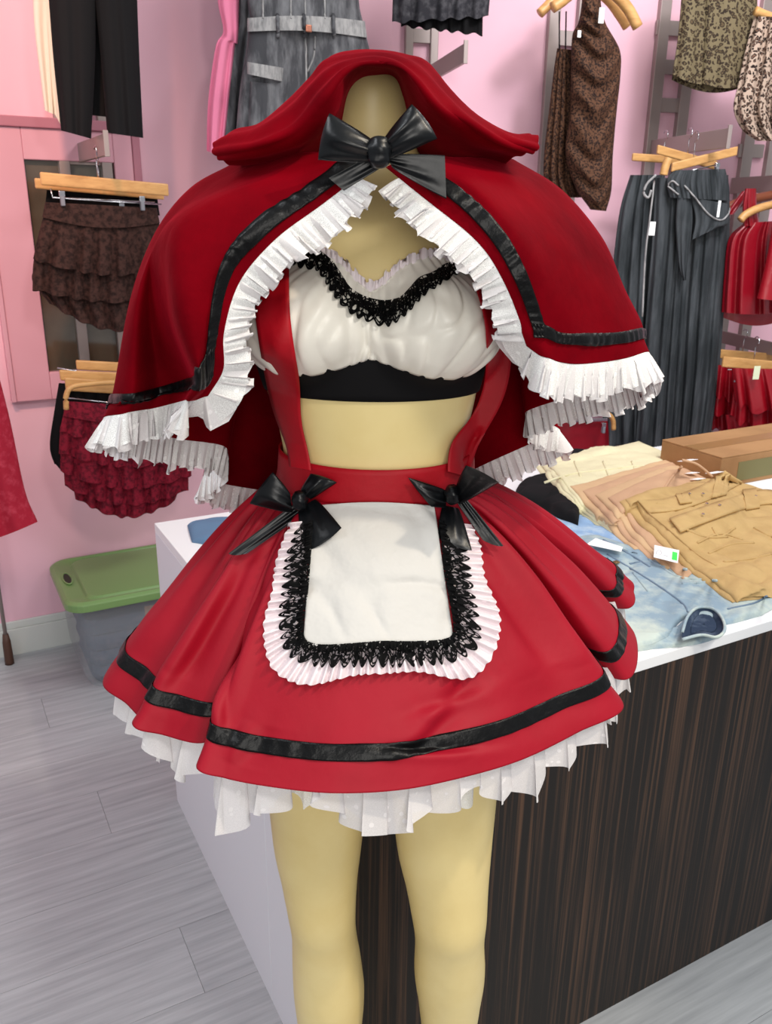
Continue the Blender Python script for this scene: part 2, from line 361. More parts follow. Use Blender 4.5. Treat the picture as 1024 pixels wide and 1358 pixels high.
# ------------------------------------------------------------------ mannequin (one continuous body)
def loft(st, n=40):
    P = np.array([[(cx+rx*cos(2*pi*j/n), cy+ry*sin(2*pi*j/n), z) for (z, cx, cy, rx, ry) in st] for j in range(n)]); return P
def dense(st, k=40):
    st = np.array(st, float); return cr(st, np.linspace(0, len(st)-1, k))
bm = bmesh.new()
def addloft(st, n=32, k=60):
    P = loft(dense(st, k), n); vs = [[bm.verts.new(p) for p in col] for col in P]
    for i in range(n):
        j = (i+1) % n
        for q in range(k-1): bm.faces.new((vs[i][q], vs[j][q], vs[j][q+1], vs[i][q+1]))
    bm.faces.new([vs[i][0] for i in range(n)][::-1]); bm.faces.new([vs[i][k-1] for i in range(n)])
addloft([(.92, -.002, .955, .12, .085), (1.0, -.004, .955, .158, .105), (1.1, -.008, .955, .150, .10), (1.18, -.012, .95, .122, .085), (1.245, -.014, .95, .106, .076),
         (1.32, -.018, .95, .120, .082), (1.39, -.020, .95, .134, .09), (1.46, -.019, .955, .142, .078), (1.505, -.019, .96, .138, .06), (1.53, -.019, .96, .105, .048), (1.545, -.02, .96, .066, .043), (1.57, -.02, .957, .046, .043),
         (1.61, -.02, .952, .0415, .041), (1.628, -.02, .95, .038, .037), (1.640, -.02, .95, .026, .026), (1.645, -.02, .95, .008, .008)])
for sx in (-1, 1):
    sp = bmesh.ops.create_uvsphere(bm, u_segments=24, v_segments=16, radius=1)
    for v in sp['verts']: v.co = Vector((-.020+sx*.063+v.co.x*.064, .893+v.co.y*.062, 1.392+v.co.z*.060))
    sp = bmesh.ops.create_uvsphere(bm, u_segments=24, v_segments=12, radius=1)
    for v in sp['verts']: v.co = Vector((-.019+sx*.128+v.co.x*.034, .96+v.co.y*.045, 1.478+v.co.z*.05))
addloft([(.98, -.075, .955, .08, .09), (.88, -.084, .952, .073, .08), (.71, -.087, .945, .062, .068), (.64, -.085, .938, .053, .060), (.585, -.082, .932, .0475, .054), (.54, -.080, .938, .046, .052),
         (.47, -.077, .948, .0505, .056), (.40, -.0745, .952, .052, .057), (.28, -.074, .955, .042, .046), (.17, -.075, .958, .028, .034), (.10, -.076, .955, .026, .036)])
addloft([(.98, .072, .955, .08, .09), (.88, .080, .95, .075, .08), (.71, .084, .94, .066, .07), (.64, .090, .928, .057, .06), (.59, .0945, .92, .052, .055), (.545, .097, .926, .049, .051),
         (.47, .1005, .94, .0515, .055), (.40, .1035, .95, .046, .054), (.28, .106, .955, .036, .043), (.17, .108, .958, .027, .033), (.10, .108, .955, .026, .036)])
for fx in (-.076, .108):
    sp = bmesh.ops.create_uvsphere(bm, u_segments=20, v_segments=12, radius=1)
    for v in sp['verts']: v.co = Vector((fx+v.co.x*.032, .895+v.co.y*.095, .062+v.co.z*.030+(v.co.y*.026)))
me = bpy.data.meshes.new('b'); bm.to_mesh(me); bm.free(); tmp = bpy.data.objects.new('b', me); C.objects.link(tmp)
r = tmp.modifiers.new('r', 'REMESH'); r.mode = 'VOXEL'; r.voxel_size = .006; sm_ = tmp.modifiers.new('s', 'SMOOTH'); sm_.iterations = 9; sm_.factor = .6
dg = bpy.context.evaluated_depsgraph_get(); ev = tmp.evaluated_get(dg); me2 = bpy.data.meshes.new_from_object(ev, depsgraph=dg)
bpy.data.objects.remove(tmp)
me2.polygons.foreach_set('use_smooth', [True]*len(me2.polygons)); me2.materials.clear(); me2.materials.append(m_skin)
man = root('mannequin', 'cream female dress form mannequin with neck stub and legs, wearing the red costume', 'mannequin', (.015, .95, 0))
body = bpy.data.objects.new('body', me2); C.objects.link(body); setp(body, man)
body_t = BVHTree.FromPolygons([tuple(v.co) for v in me2.vertices], [tuple(p.vertices) for p in me2.polygons])
st = [(0, .16), (.012, .16), (.016, .15)]
P = np.array([[(.015+r_*cos(t), .93+r_*sin(t), z) for z, r_ in [(0, .01), (0, .165), (.010, .168), (.016, .16), (.018, .01)]] for t in np.linspace(0, 2*pi, 48, endpoint=False)])
gmesh('base_plate', P, m_chrome, man, closed=True)
AX = np.array([-.017, .95])
def wrap(th, z, off):
    d = Vector((sin(th), -cos(th), 0)); o_ = Vector((AX[0], AX[1], z)) + d*.5
    h = body_t.ray_cast(o_, -d, .5)
    p = h[0] if h[0] is not None else Vector((AX[0], AX[1], z))+d*.12
    return np.array(p + d*off)

# ------------------------------------------------------------------ crop top
top = root('crop_top', 'ivory satin crop top with black underbust band and black lace neckline on the mannequin', 'crop top', (AX[0], AX[1], 1.32))
ths = np.radians(np.linspace(-178, 178, 420))
ztop = lambda a: np.interp(np.degrees(a), [-180, -120, -85, -60, -40, -22, -8, 0, 8, 20, 38, 60, 85, 120, 180], [1.40, 1.41, 1.437, 1.462, 1.468, 1.455, 1.436, 1.428, 1.436, 1.452, 1.463, 1.458, 1.435, 1.41, 1.40])
zbot = lambda a: np.interp(np.degrees(a), [-180, -90, -45, -30, -12, 0, 12, 30, 45, 90, 180], [1.35, 1.352, 1.346, 1.347, 1.357, 1.364, 1.357, 1.346, 1.343, 1.35, 1.35])
P = np.array([[wrap(a, 1.318+(zbot(a)+.012-1.318)*t, .0025+.0008*sin(t*3)) for t in np.linspace(0, 1, 8)] for a in ths])
P2 = P.copy()
for i in range(P.shape[1]): P2[:, i] = smooth1(P[:, i], 5)
gmesh('underbust_band', P2, m_blackcloth, top, solid=.0015)
nt_ = 56; G = np.zeros((len(ths), nt_, 3))
for i, a in enumerate(ths):
    for k, t in enumerate(np.linspace(0, 1, nt_)):
        z = zbot(a)+(ztop(a)-zbot(a))*t
        G[i, k] = wrap(a, z, .004)
for _ in range(14): G[1:-1] = (G[:-2]+G[1:-1]*2+G[2:])/4
for i, a in enumerate(ths):
    d = np.array([sin(a), -cos(a), 0])
    for k, t in enumerate(np.linspace(0, 1, nt_)):
        c_ = np.sign(a)*.62; w_ = a+.22*(c_-a)*sin(pi*t); ph1 = 46*w_+2.2*sin(5*a)+1.1*sin(11*a+1)
        g = .0022*sin(ph1)*math.exp(-t*3.2)+.0016*sin(62*a+2*sin(8*a))*math.exp(-(1-t)*4)
        fan = .0065*noise2(np.array(w_*9+t*2.2*np.sign(a)), np.array(t*3.2-abs(a)*1.5), 11, 9, .9, 2.6)*sin(pi*t)**.6
        q_ = noise2(np.array(w_*7.0), np.array(t*2.5), 12, 8, .8, 2.4); crs = -.0045*math.exp(-(q_/.11)**2)*sin(pi*t)**.7; q2_ = noise2(np.array(w_*13.0-t*2*np.sign(a)), np.array(t*4.5), 19, 8, .8, 2.4); crs += -.0032*math.exp(-(q2_/.14)**2)*sin(pi*t)**.8
        G[i, k] += d*(.010*sin(pi*min(1, t*1.02))**.6+g+fan+crs)
gmesh('bodice', G, m_bodice, top, solid=.0012)
bod_t = bvh(G)
# gathered neckline frill above the lace
sel = (np.degrees(ths) > -78) & (np.degrees(ths) < 78); base = G[sel][:, -2]; base = spl(base[::4], 200)
ruffle('neckline_frill', base, np.tile(Z*.010, (200, 1)), np.tile([0, -1., 0], (200, 1)), 150, .0022, m_frill, top, 5, 5, .35)
def strip_px(name, A, B, trees, mat, parent, n=200, nv=7, off=.003, pleat=0, amp=0., Y=.85, scal=0, seed=1, solid=0, smooth=0, fn=None, irr=0):
    A, B = spl2(A, B, n); P = np.zeros((n, nv, 3)); tt = np.linspace(0, 1, n)
    ph = tt*pleat*2*pi; ph = ph+2.6*wob(ph, seed, 5, .08, .5)
    for i in range(n):
        w_ = 1 + scal*(abs(sin(ph[i]/2))-.5) + irr*noise2(np.array(tt[i]*60.), np.array(0.), seed+9, 6, .4, 1.2)
        for k in range(nv):
            s = k/(nv-1); p = A[i]+(B[i]-A[i])*s*w_
            P[i, k] = hit(p[0], p[1], trees, off, Y)
    if smooth:
        for k in range(nv): P[:, k] = smooth1(P[:, k], smooth)
    vdir = P.mean((0, 1))-CAM; vdir /= np.linalg.norm(vdir)
    for i in range(n):
        for k in range(nv):
            s = k/(nv-1); P[i, k] -= vdir*(amp*s**.7*(sin(ph[i])+1) + (fn(tt[i], s) if fn else 0))
    ob = gmesh(name, P, mat, parent, solid=solid)
    if mat == m_lace:
        u_ = griduv(P); u_[:, 1] = u_[:, 1].max()-u_[:, 1]; vi = np.empty(len(ob.data.loops), int); ob.data.loops.foreach_get('vertex_index', vi); ob.data.uv_layers[0].data.foreach_set('uv', u_[vi].ravel())
    return ob, P
LT = [(384, 333), (398, 322), (408, 318), (425, 332), (440, 345), (452, 362), (464, 380), (478, 390), (495, 396), (512, 398), (530, 394), (543, 382), (556, 368), (575, 360), (590, 350), (606, 347), (622, 348)]
LB = [(384, 346), (392, 350), (405, 353), (420, 356), (430, 368), (440, 384), (452, 400), (470, 416), (490, 424), (512, 430), (532, 420), (548, 405), (562, 390), (580, 378), (592, 370), (608, 362), (622, 362)]
strip_px('lace_trim', LT, LB, [bod_t, body_t], m_lace, top, 260, 8, .004, 24, .0030, .85, .25, solid=.0004)
LT2 = [(a, b+(d-b)*.2) for (a, b), (c, d) in zip(LT, LB)]; LB2 = [(a, b+(d-b)*.62) for (a, b), (c, d) in zip(LT, LB)]
strip_px('lace_ruche', LT2, LB2, [bod_t, body_t], m_lace, top, 260, 6, .006, 40, .0035, .85, .2, seed=9)

# ------------------------------------------------------------------ skirt
skirt = root('pinafore_skirt', 'red flared pinafore skirt with black ribbon hem, shoulder straps and white apron', 'skirt', (-.01, .95, 1.2))
def wst(a, z=1.207, k=1.0):
    a = radians(a); return np.array([-.012+.112*k*sin(a), .95-.086*k*cos(a), z])
cols = [(-180, (0, 1.30, 1.03), 0), (-150, (-.19, 1.25, 1.03), 0), (-122, (-.21, 1.16, 1.03), 0), (-106, (-.265, 1.04, 1.01), 0), (-96, (166, 862, .995), 1),
        (-88, (137, 905, .99), 1), (-80, (166, 932, .985), 1), (-72, (197, 957, .982), 1), (-69, (230, 915, .985), 1),
        (-66, (179, 960, .99), 1), (-58, (215, 975, .982), 1), (-49, (272, 985, .98), 1), (-45, (306, 950, .985), 1),
        (-41, (262, 1014, .99), 1), (-33, (300, 1032, .98), 1), (-24, (360, 1044, .98), 1), (-12, (440, 1052, .98), 1), (0, (530, 1048, .98), 1),
        (11, (610, 1032, .98), 1), (22, (690, 1008, .98), 1), (33, (765, 972, .98), 1), (43, (829, 937, .985), 1), (50, (786, 886, .985), 1),
        (56, (832, 900, .98), 1), (64, (848, 868, .985), 1), (72, (838, 832, .99), 1), (78, (792, 806, 1.0), 1), (84, (834, 806, 1.0), 1), (92, (838, 788, 1.005), 1),
        (110, (.335, 1.12, 1.02), 0), (145, (.20, 1.24, 1.03), 0)]
SK = []
fr_ = np.array([0, .12, .3, .5, .68, .80, .87, .93, 1.0])
for a, h, px in cols:
    hw = atz(*h) if px else np.array(h, float); W = wst(a)
    c = []
    for f in fr_:
        rr = f**.91; zz = f**1.15
        c.append(np.array([W[0]+(hw[0]-W[0])*rr, W[1]+(hw[1]-W[1])*rr, W[2]+(hw[2]-W[2])*zz]))
    SK.append(c)
SK = np.array(SK); SK = np.concatenate([SK, SK[:1]])
ncol = len(SK)-1
CREASE = [(18.6, 3.6, 17.2, 6.2, .004, .45), (17.4, 4.8, 18.8, 4.4, .003, .35), (13.0, 1.2, 12.2, 5.0, .005, .5), (14.5, 5.2, 14.2, 7.4, .0035, .5), (19.6, 1.0, 20.0, 4.6, .005, .5), (21.5, 1.2, 21.0, 5.0, .004, .5), (12.2, 2.5, 13.6, 5.8, .004, .45), (10.2, 1.5, 9.6, 5.0, .005, .5), (16.6, 6.0, 18.4, 7.0, .003, .4), (8.6, 1., 8.0, 4.0, .004, .5)]
def sk(us, vs):        # periodic evaluation with soft creases
    G_ = np.concatenate([SK[-3:-1], SK, SK[1:3]]); P = sheet(G_, np.asarray(us)+2, vs)
    u, v = np.meshgrid(us, vs, indexing='ij'); n = gridnormals(P)
    per = lambda q: noise2(np.cos(u/ncol*2*pi)*q, np.sin(u/ncol*2*pi)*q, 21, 8, .8, 3)
    vf = v/(len(fr_)-1)
    ang = u/ncol*2*pi-pi*1.02; sd = np.minimum(1, np.abs(ang)/.9)**2
    P = P + n*(.0035*sd*np.exp(-((vf-.22)/.25)**2)*np.sin(u*5.2+1.5*np.sin(u*1.3)) + .0030*noise2(u*1.6+v*.5, v*.8-u*.4, 15, 9, .8, 2.2)*np.minimum(1, vf*2))[..., None]
    for (u0, v0, u1, v1, am, wd) in CREASE:
        du, dv = u1-u0, (v1-v0); L2_ = du*du+dv*dv; t_ = np.clip(((u-u0)*du+(v-v0)*dv)/L2_, 0, 1); dist = ((u-u0-du*t_)*dv-(v-v0-dv*t_)*du)/math.sqrt(L2_)
        d2 = np.hypot(u-u0-du*t_, v-v0-dv*t_); P = P + n*(am*np.exp(-(d2/wd)**2)*np.sin(np.pi*np.clip(t_, .02, .98))**.5*np.tanh(dist/wd*2.2)*2)[..., None]
    P = P + n*(.007*vf*per(6) + .0016*noise2(u*1.1, v*1.7, 5, 8, .8, 2.6)*np.minimum(1, vf*3))[..., None]
    return P
us = np.linspace(0, ncol, 560, endpoint=False); vs = np.linspace(0, len(fr_)-1, 90)
PS = sk(us, vs); PSn = gridnormals(PS)
gmesh('skirt_panel', PS, m_satin, skirt, closed=True, solid=.0012)
sk_t = bvh(PS, True)
def offs(P, d):
    n = gridnormals(P); c = P.mean((0, 1)); return P + n*d
sgn = 1.0 if (gridnormals(PS)[280, 45] @ np.array([0, -1, .5])) > 0 else -1.0
P = sk(np.linspace(0, ncol, 700, endpoint=False), np.linspace(5.75, 6.62, 8)); P = P + gridnormals(P)*(sgn*(.0016+.0005*np.sin(np.arange(700)*.55+2*np.sin(np.arange(700)*.13)))[:, None, None])
gmesh('hem_ribbon', P, m_ribbon, skirt, closed=True, solid=.0008)
# waistband
th = np.radians(np.linspace(-180, 180, 160, endpoint=False)); P = []
for a in th:
    c = []
    for t in np.linspace(0, 1, 8):
        z = 1.203+t*.042+.004*t*(1-cos(a)); p = wst(np.degrees(a), z, 1.03-.035*t); q = wrap(a, z, .004)
        c.append(p if (np.linalg.norm(p[:2]-AX) > np.linalg.norm(q[:2]-AX)) else q)
    P.append(c)
P = np.array(P); wb = P; gmesh('waistband', P, m_strap, skirt, closed=True, solid=.002); wb_t = bvh(P, True)
# petticoat
ub = np.linspace(0, ncol, 900, endpoint=False); base = sk(ub, [7.40, 7.45])[:, 1]; cen = np.array([-.012, .96, 0]); out = base-cen; out[:, 2] = 0; out /= np.linalg.norm(out, axis=1, keepdims=True)
pet = base - out*.014 + Z*.004; ln = .060+.016*wob(ub*1.7, 31, 6, .5, 3.)*1.8
ruffle('petticoat', np.concatenate([pet, pet[:1]]), np.concatenate([(-Z*ln[:, None]+out*.006), (-Z*ln[:1, None]+out[:1]*.006)]), np.concatenate([out, out[:1]]), 21, .0105, m_tulle, skirt, 8, 11, .28, swirl=.75, step=.0018)
ruffle('petticoat', np.concatenate([pet, pet[:1]])-np.concatenate([out, out[:1]])*.022, np.concatenate([(-Z*ln[:, None]*1.05), (-Z*ln[:1, None])]), np.concatenate([out, out[:1]]), 18, .008, m_tulle2, skirt, 18, 7, .35, swirl=.7, step=.002)
# straps
ST = [bod_t, body_t, wb_t]
def strap(A, B, seed):
    strip_px('strap', A, B, ST, m_strap, skirt, 150, 9, .0135, 0, 0, .925, 0, seed, .0012, 25)
strap([(336, 350), (338, 410), (343, 450), (352, 500), (362, 545), (376, 580), (383, 600), (384, 625)], [(383, 350), (384, 410), (390, 460), (398, 510), (398, 545), (403, 580), (411, 605), (413, 630)], 1)
strap([(622, 350), (632, 385), (643, 420), (646, 470), (640, 520), (622, 560), (602, 580), (594, 602), (594, 632)], [(646, 348), (662, 385), (674, 420), (679, 460), (674, 510), (658, 550), (636, 585), (626, 612), (624, 640)], 2)
for A_, B_ in (([(338, 352), (345, 330), (350, 300), (352, 270)], [(383, 352), (376, 330), (372, 300), (370, 270)]), ([(622, 352), (615, 330), (612, 300), (610, 270)], [(646, 350), (640, 330), (634, 300), (630, 270)])):
    strip_px('strap', A_, B_, ST, m_strap, skirt, 30, 4, .006, Y=.9, solid=.001, smooth=5)
# apron
SKT = [sk_t, wb_t]
na, nb = 110, 110; P = np.zeros((na, nb, 3))
for i in range(na):
    for k in range(nb):
        u, v = i/(na-1), k/(nb-1)
        xl = 415+(402-415)*v; xr = 576+(603-576)*v; yt = 671-5*sin(pi*u); yb = 858
        P[i, k] = hit(xl+(xr-xl)*u, yt+(yb-yt)*v, SKT, .0085+(.0030*noise2(np.array(u*5), np.array(v*5), 3, 9, .6, 2.4)-.0035*math.exp(-(noise2(np.array(u*4.), np.array(v*4.), 8, 7, .6, 2.)/.09)**2)-.003*math.exp(-(noise2(np.array(u*3.+v), np.array(v*3.), 9, 7, .6, 2.)/.07)**2))*min(1, v*5)*min(1, (1-v)*5))
ap = gmesh('apron', P, m_apron, skirt, solid=.001)
IN = [(414, 690), (410, 730), (406, 780), (402, 815), (402, 846), (420, 856), (460, 856), (505, 853), (550, 853), (590, 850), (604, 838), (600, 800), (592, 760), (588, 720), (584, 690)]
WO = [(385, 694), (368, 735), (360, 785), (355, 825), (362, 880), (395, 900), (452, 898), (505, 896), (560, 892), (620, 892), (652, 862), (656, 815), (646, 765), (640, 725), (628, 697)]
LO = [(393, 700), (380, 740), (374, 785), (372, 825), (380, 866), (410, 882), (455, 884), (505, 884), (552, 882), (600, 878), (634, 856), (634, 812), (624, 765), (618, 725), (610, 700)]
MI = [(a+(c-a)*.02, b+(d-b)*.02) for (a, b), (c, d) in zip(IN, WO)]
strip_px('white_frill', MI, WO, SKT, m_frill, skirt, 800, 9, .003, 52, .0046, .75, .05, 3, irr=.22)
LO = [(a+(c-a)*.86, b+(d-b)*.86) for (a, b), (c, d) in zip(IN, LO)]
II = [(a+(c-a)*-.12, b+(d-b)*-.12) for (a, b), (c, d) in zip(IN, LO)]
strip_px('black_lace_frill', II, LO, SKT, m_lace, skirt, 700, 9, .009, 44, .0016, .75, .42, 4, irr=.08)
I2 = [(a+(c-a)*-.10, b+(d-b)*-.10) for (a, b), (c, d) in zip(IN, LO)]; L2 = [(a+(c-a)*.26, b+(d-b)*.26) for (a, b), (c, d) in zip(IN, LO)]
strip_px('black_lace_gather', I2, L2, SKT, m_lace, skirt, 560, 5, .013, 62, .0025, .75, .4, 7, irr=.3)

# ------------------------------------------------------------------ bows
def lobe(name, root_px, end_px, Y0, Y1, h, parent, closed=True, seed=0, curl=0.0, nose=.0, mat=None):
    """root_px: two pixels at the knot; end_px: two pixels at the far end; h: half depth"""
    n, m = 26, 22; r0, r1 = [np.array(p, float) for p in root_px]; e0, e1 = [np.array(p, float) for p in end_px]
    V = np.zeros((n, 2*m, 3)); mid = at(*((r0+e0)/2), Y0); view = (mid-CAM)/np.linalg.norm(mid-CAM)
    for i in range(n):
        s = i/(n-1)
        for k in range(2*m):
            back = k >= m; t = (k if not back else 2*m-1-k)/(m-1)
            flare = s**.75
            a = r0+(e0-r0)*s; b = r1+(e1-r1)*s; c = (a+b)/2; half = (b-a)/2
            wr = (abs(np.linalg.norm(r1-r0)) + (np.linalg.norm(e1-e0)-np.linalg.norm(r1-r0))*flare)/max(1e-6, np.linalg.norm(r1-r0)+(np.linalg.norm(e1-e0)-np.linalg.norm(r1-r0))*s)
            p = c+half*wr*(2*t-1); p = p + (c-(r0+r1)/2)/max(1, np.linalg.norm(c-(r0+r1)/2))*nose*s*(1-(2*t-1)**2)
            Yq = Y0+(Y1-Y0)*s; w3 = at(p[0], p[1], Yq)
            prof = sin(pi*t)**.55 if closed else .12
            fold = .22*sin(pi*3*t+seed+1.5*s)*(1-s*.65)+.16*sin(pi*5.3*t+seed*2)*(1-s)
            th_ = h*(prof*(.45+.55*sin(pi*min(1, s*.85+.12)))*((1-s**6)**.5 if closed else 1))
            V[i, k] = w3 + view*((th_ if back else -th_) - h*fold*.8 + curl*s*s)
    return mesh(name, V.reshape(-1, 3), [(i*2*m+k, (i+1)*2*m+k, (i+1)*2*m+(k+1) % (2*m), i*2*m+(k+1) % (2*m)) for i in range(n-1) for k in range(2*m)], mat or m_bow, parent, solid=0)
def knot(px, py, Y, rx, ry, parent):
    c = at(px, py, Y); V = []; n, m = 20, 14
    for i in range(n):
        for k in range(m):
            th_ = 2*pi*i/n; ph = pi*(k+.5)/m-pi/2; q = 1+.08*sin(4*th_+3*ph)+.06*sin(7*ph)
            V.append(c+np.array([rx*cos(ph)**.7*cos(th_)*q, .010*cos(ph)**.7*sin(th_)*q, ry*sin(ph)]))
    mesh('knot', V, gridfaces(n, m, True)+[tuple(i*m for i in range(n))[::-1], tuple(i*m+m-1 for i in range(n))], m_bow, parent)

# ------------------------------------------------------------------ cape
cape = root('hooded_cape', 'short red velvet hooded cape with black ribbon edging and white tulle ruffle', 'cape', (-.02, .97, 1.52))
def col(*p): return [at(*q) for q in p]
FRB = [0, .22, .44, .66, .84, .92, 1]
def back(cpx, hpx, bul=.03):
    a = np.array(at(*cpx)); b = np.array(at(*hpx)); return [a+np.array([(b-a)[0]*f**.8, (b-a)[1]*f**.8+bul*sin(pi*f), (b-a)[2]*f**1.15]) for f in FRB]
CP = [
 col((492, 222, .80), (432, 268, .775), (366, 317, .765), (318, 374, .762), (297, 440, .765), (296, 490, .775), (276, 525, .785)),
 col((480, 215, .80), (422, 262, .775), (352, 312, .765), (306, 366, .76), (285, 452, .765), (280, 497, .775), (266, 527, .787)),
 col((466, 206, .805), (405, 250, .78), (332, 300, .765), (290, 358, .755), (272, 462, .76), (270, 512, .772), (258, 529, .785)),
 col((440, 203, .82), (362, 242, .80), (252, 302, .78), (234, 396, .757), (259, 494, .757), (256, 517, .765), (248, 531, .775)),
 col((415, 203, .835), (342, 238, .815), (232, 300, .805), (222, 398, .825), (249, 499, .85), (246, 521, .85), (242, 533, .85)),
 col((385, 205, .86), (310, 240, .85), (220, 302, .845), (200, 385, .865), (212, 509, .875), (210, 527, .872), (206, 541, .87)),
 col((350, 208, .89), (282, 245, .885), (218, 305, .875), (184, 390, .855), (176, 518, .835), (173, 535, .835), (168, 548, .835)),
 col((322, 211, .93), (257, 250, .925), (205, 312, .915), (172, 400, .895), (150, 520, .87), (145, 537, .865), (138, 553, .86)),
 col((318, 212, .97), (262, 254, .97), (214, 320, .97), (184, 410, .95), (158, 530, .91), (152, 548, .905), (150, 562, .90)),
 back((330, 215, 1.01), (180, 570, .95)), back((345, 213, 1.03), (236, 582, 1.0)), back((370, 212, 1.05), (300, 593, 1.03)), back((385, 212, 1.055), (292, 618, 1.07)),
 back((400, 211, 1.06), (272, 634, 1.10)), back((430, 210, 1.06), (335, 648, 1.12)), back((460, 210, 1.06), (420, 655, 1.15)), back((500, 210, 1.06), (500, 655, 1.16)),
 back((550, 210, 1.06), (580, 648, 1.15)), back((590, 210, 1.06), (640, 617, 1.12)), back((610, 210, 1.06), (700, 590, 1.10)), back((630, 211, 1.05), (742, 572, 1.09)), back((640, 211, 1.05), (716, 556, 1.08)),
 back((650, 212, 1.04), (700, 545, 1.06)), back((662, 212, 1.03), (775, 520, 1.02)), back((672, 213, 1.01), (832, 500, .96)),
 col((680, 212, .97), (745, 255, .97), (792, 318, .97), (824, 390, .94), (848, 438, .91), (852, 452, .905), (856, 478, .90)),
 col((672, 212, .93), (742, 252, .93), (792, 312, .92), (825, 380, .90), (848, 434, .88), (852, 450, .875), (861, 466, .87)),
 col((645, 210, .90), (718, 246, .89), (768, 305, .875), (805, 370, .86), (826, 438, .845), (829, 455, .845), (834, 474, .845)),
 col((612, 209, .86), (688, 243, .85), (738, 298, .835), (776, 360, .825), (796, 440, .82), (797, 458, .82), (800, 480, .82)),
 col((585, 208, .83), (656, 243, .815), (708, 296, .80), (744, 352, .795), (766, 440, .795), (766, 457, .795), (767, 483, .795)),
 col((556, 208, .81), (628, 246, .785), (680, 296, .77), (714, 350, .765), (740, 438, .78), (741, 456, .78), (742, 480, .78)),
 col((540, 210, .805), (612, 253, .78), (664, 303, .765), (696, 358, .758), (720, 428, .77), (723, 449, .772), (726, 474, .775)),
 col((524, 216, .80), (596, 264, .775), (648, 314, .765), (681, 368, .76), (703, 426, .768), (707, 447, .77), (712, 467, .775)),
 col((512, 222, .80), (575, 272, .775), (634, 322, .765), (668, 372, .762), (689, 424, .768), (693, 443, .77), (699, 458, .775)),
]
CP = np.array(CP); nc = len(CP)
def cp(us, vs, wr=1.0):
    P = sheet(CP, us, vs); u, v = np.meshgrid(us, vs, indexing='ij'); n = gridnormals(P); vf = v/6
    return P + n*(wr*(.0050*noise2(u*.42+v*.5, v*1.5-u*.2, 44, 9, .8, 2.6)*np.sin(np.clip(vf*1.5, 0, 1)*np.pi)**.5 + .0035*noise2(u*.9, v*.9, 41, 8, .8, 2.4)*vf + .0015*noise2(u*2, v*1.5, 42, 8, 1, 3)))[..., None]
us = np.linspace(0, nc-1, 620); vs = np.linspace(0, 6, 110); PC = cp(us, vs)
csg = 1.0 if gridnormals(PC)[60, 60] @ np.array([0, -1, .3]) > 0 else -1.0
gmesh('cape_shell', PC, m_velvet, cape, solid=.0016)
def rib(name, u0, u1, nu, v0, v1, nv, along):
    P = cp(np.linspace(u0, u1, nu), np.linspace(v0, v1, nv)); n = gridnormals(P); k = np.arange(nu if along == 'u' else nv)
    w_ = .0026+.0005*np.sin(k*.42+2.5*np.sin(k*.11)); w_ = w_[:, None, None] if along == 'u' else w_[None, :, None]
    gmesh(name, P+n*csg*w_, m_ribbon, cape, solid=.0008)
rib('front_ribbon', 1.0, 2.0, 8, .05, 4.95, 220, 'v'); rib('front_ribbon', nc-3.0, nc-2.0, 8, .05, 4.95, 220, 'v')
rib('hem_ribbon', 1.3, 8.0, 260, 4.05, 4.98, 8, 'u'); rib('hem_ribbon', nc-9.0, nc-2.3, 240, 4.05, 4.98, 8, 'u')
# ruffle along front edges and hem in one run
vv = np.linspace(.25, 6, 120); uu = np.linspace(0, nc-1, 420)
eL = cp([0, .05], vv); eR = cp([nc-1.05, nc-1], vv); hm = cp(uu, [5.92, 6.0])
nrmv = lambda a: a/np.maximum(np.linalg.norm(a, axis=-1, keepdims=True), 1e-9)
dL = nrmv(eL[0]-eL[1]); dR = nrmv(eR[1]-eR[0]); dH = nrmv(hm[:, 1]-hm[:, 0])
base = np.concatenate([eL[0], hm[1:-1, 1], eR[1][::-1]]); D = np.concatenate([dL, dH[1:-1], dR[::-1]])
D = nrmv(smooth1(D, 9)); base = smooth1(base, 3)
tn = nrmv(np.gradient(base, axis=0)); D = nrmv(D - tn*(D*tn).sum(1, keepdims=True)*.7)
nn = nrmv(np.cross(tn, D)); 
nB = len(base); wid = np.full(nB, .034); wid[:120] = np.interp(np.arange(120), [0, 20, 60, 100, 119], [.020, .030, .023, .026, .032]); wid[-120:] = wid[:120][::-1]*.95
wid = wid*(1+.10*wob(np.arange(nB)*.11, 51, 5, .5, 2.))
ruffle('tulle_ruffle', base, D*wid[:, None], nn, 92, .0046, m_tulle, cape, 4, 7, .20, step=.0012)
ruffle('tulle_underlayer', base+nn*.0005, D*wid[:, None]*.9, nn, 60, .0020, m_tulle2, cape, 14, 5, .08, step=.0020)
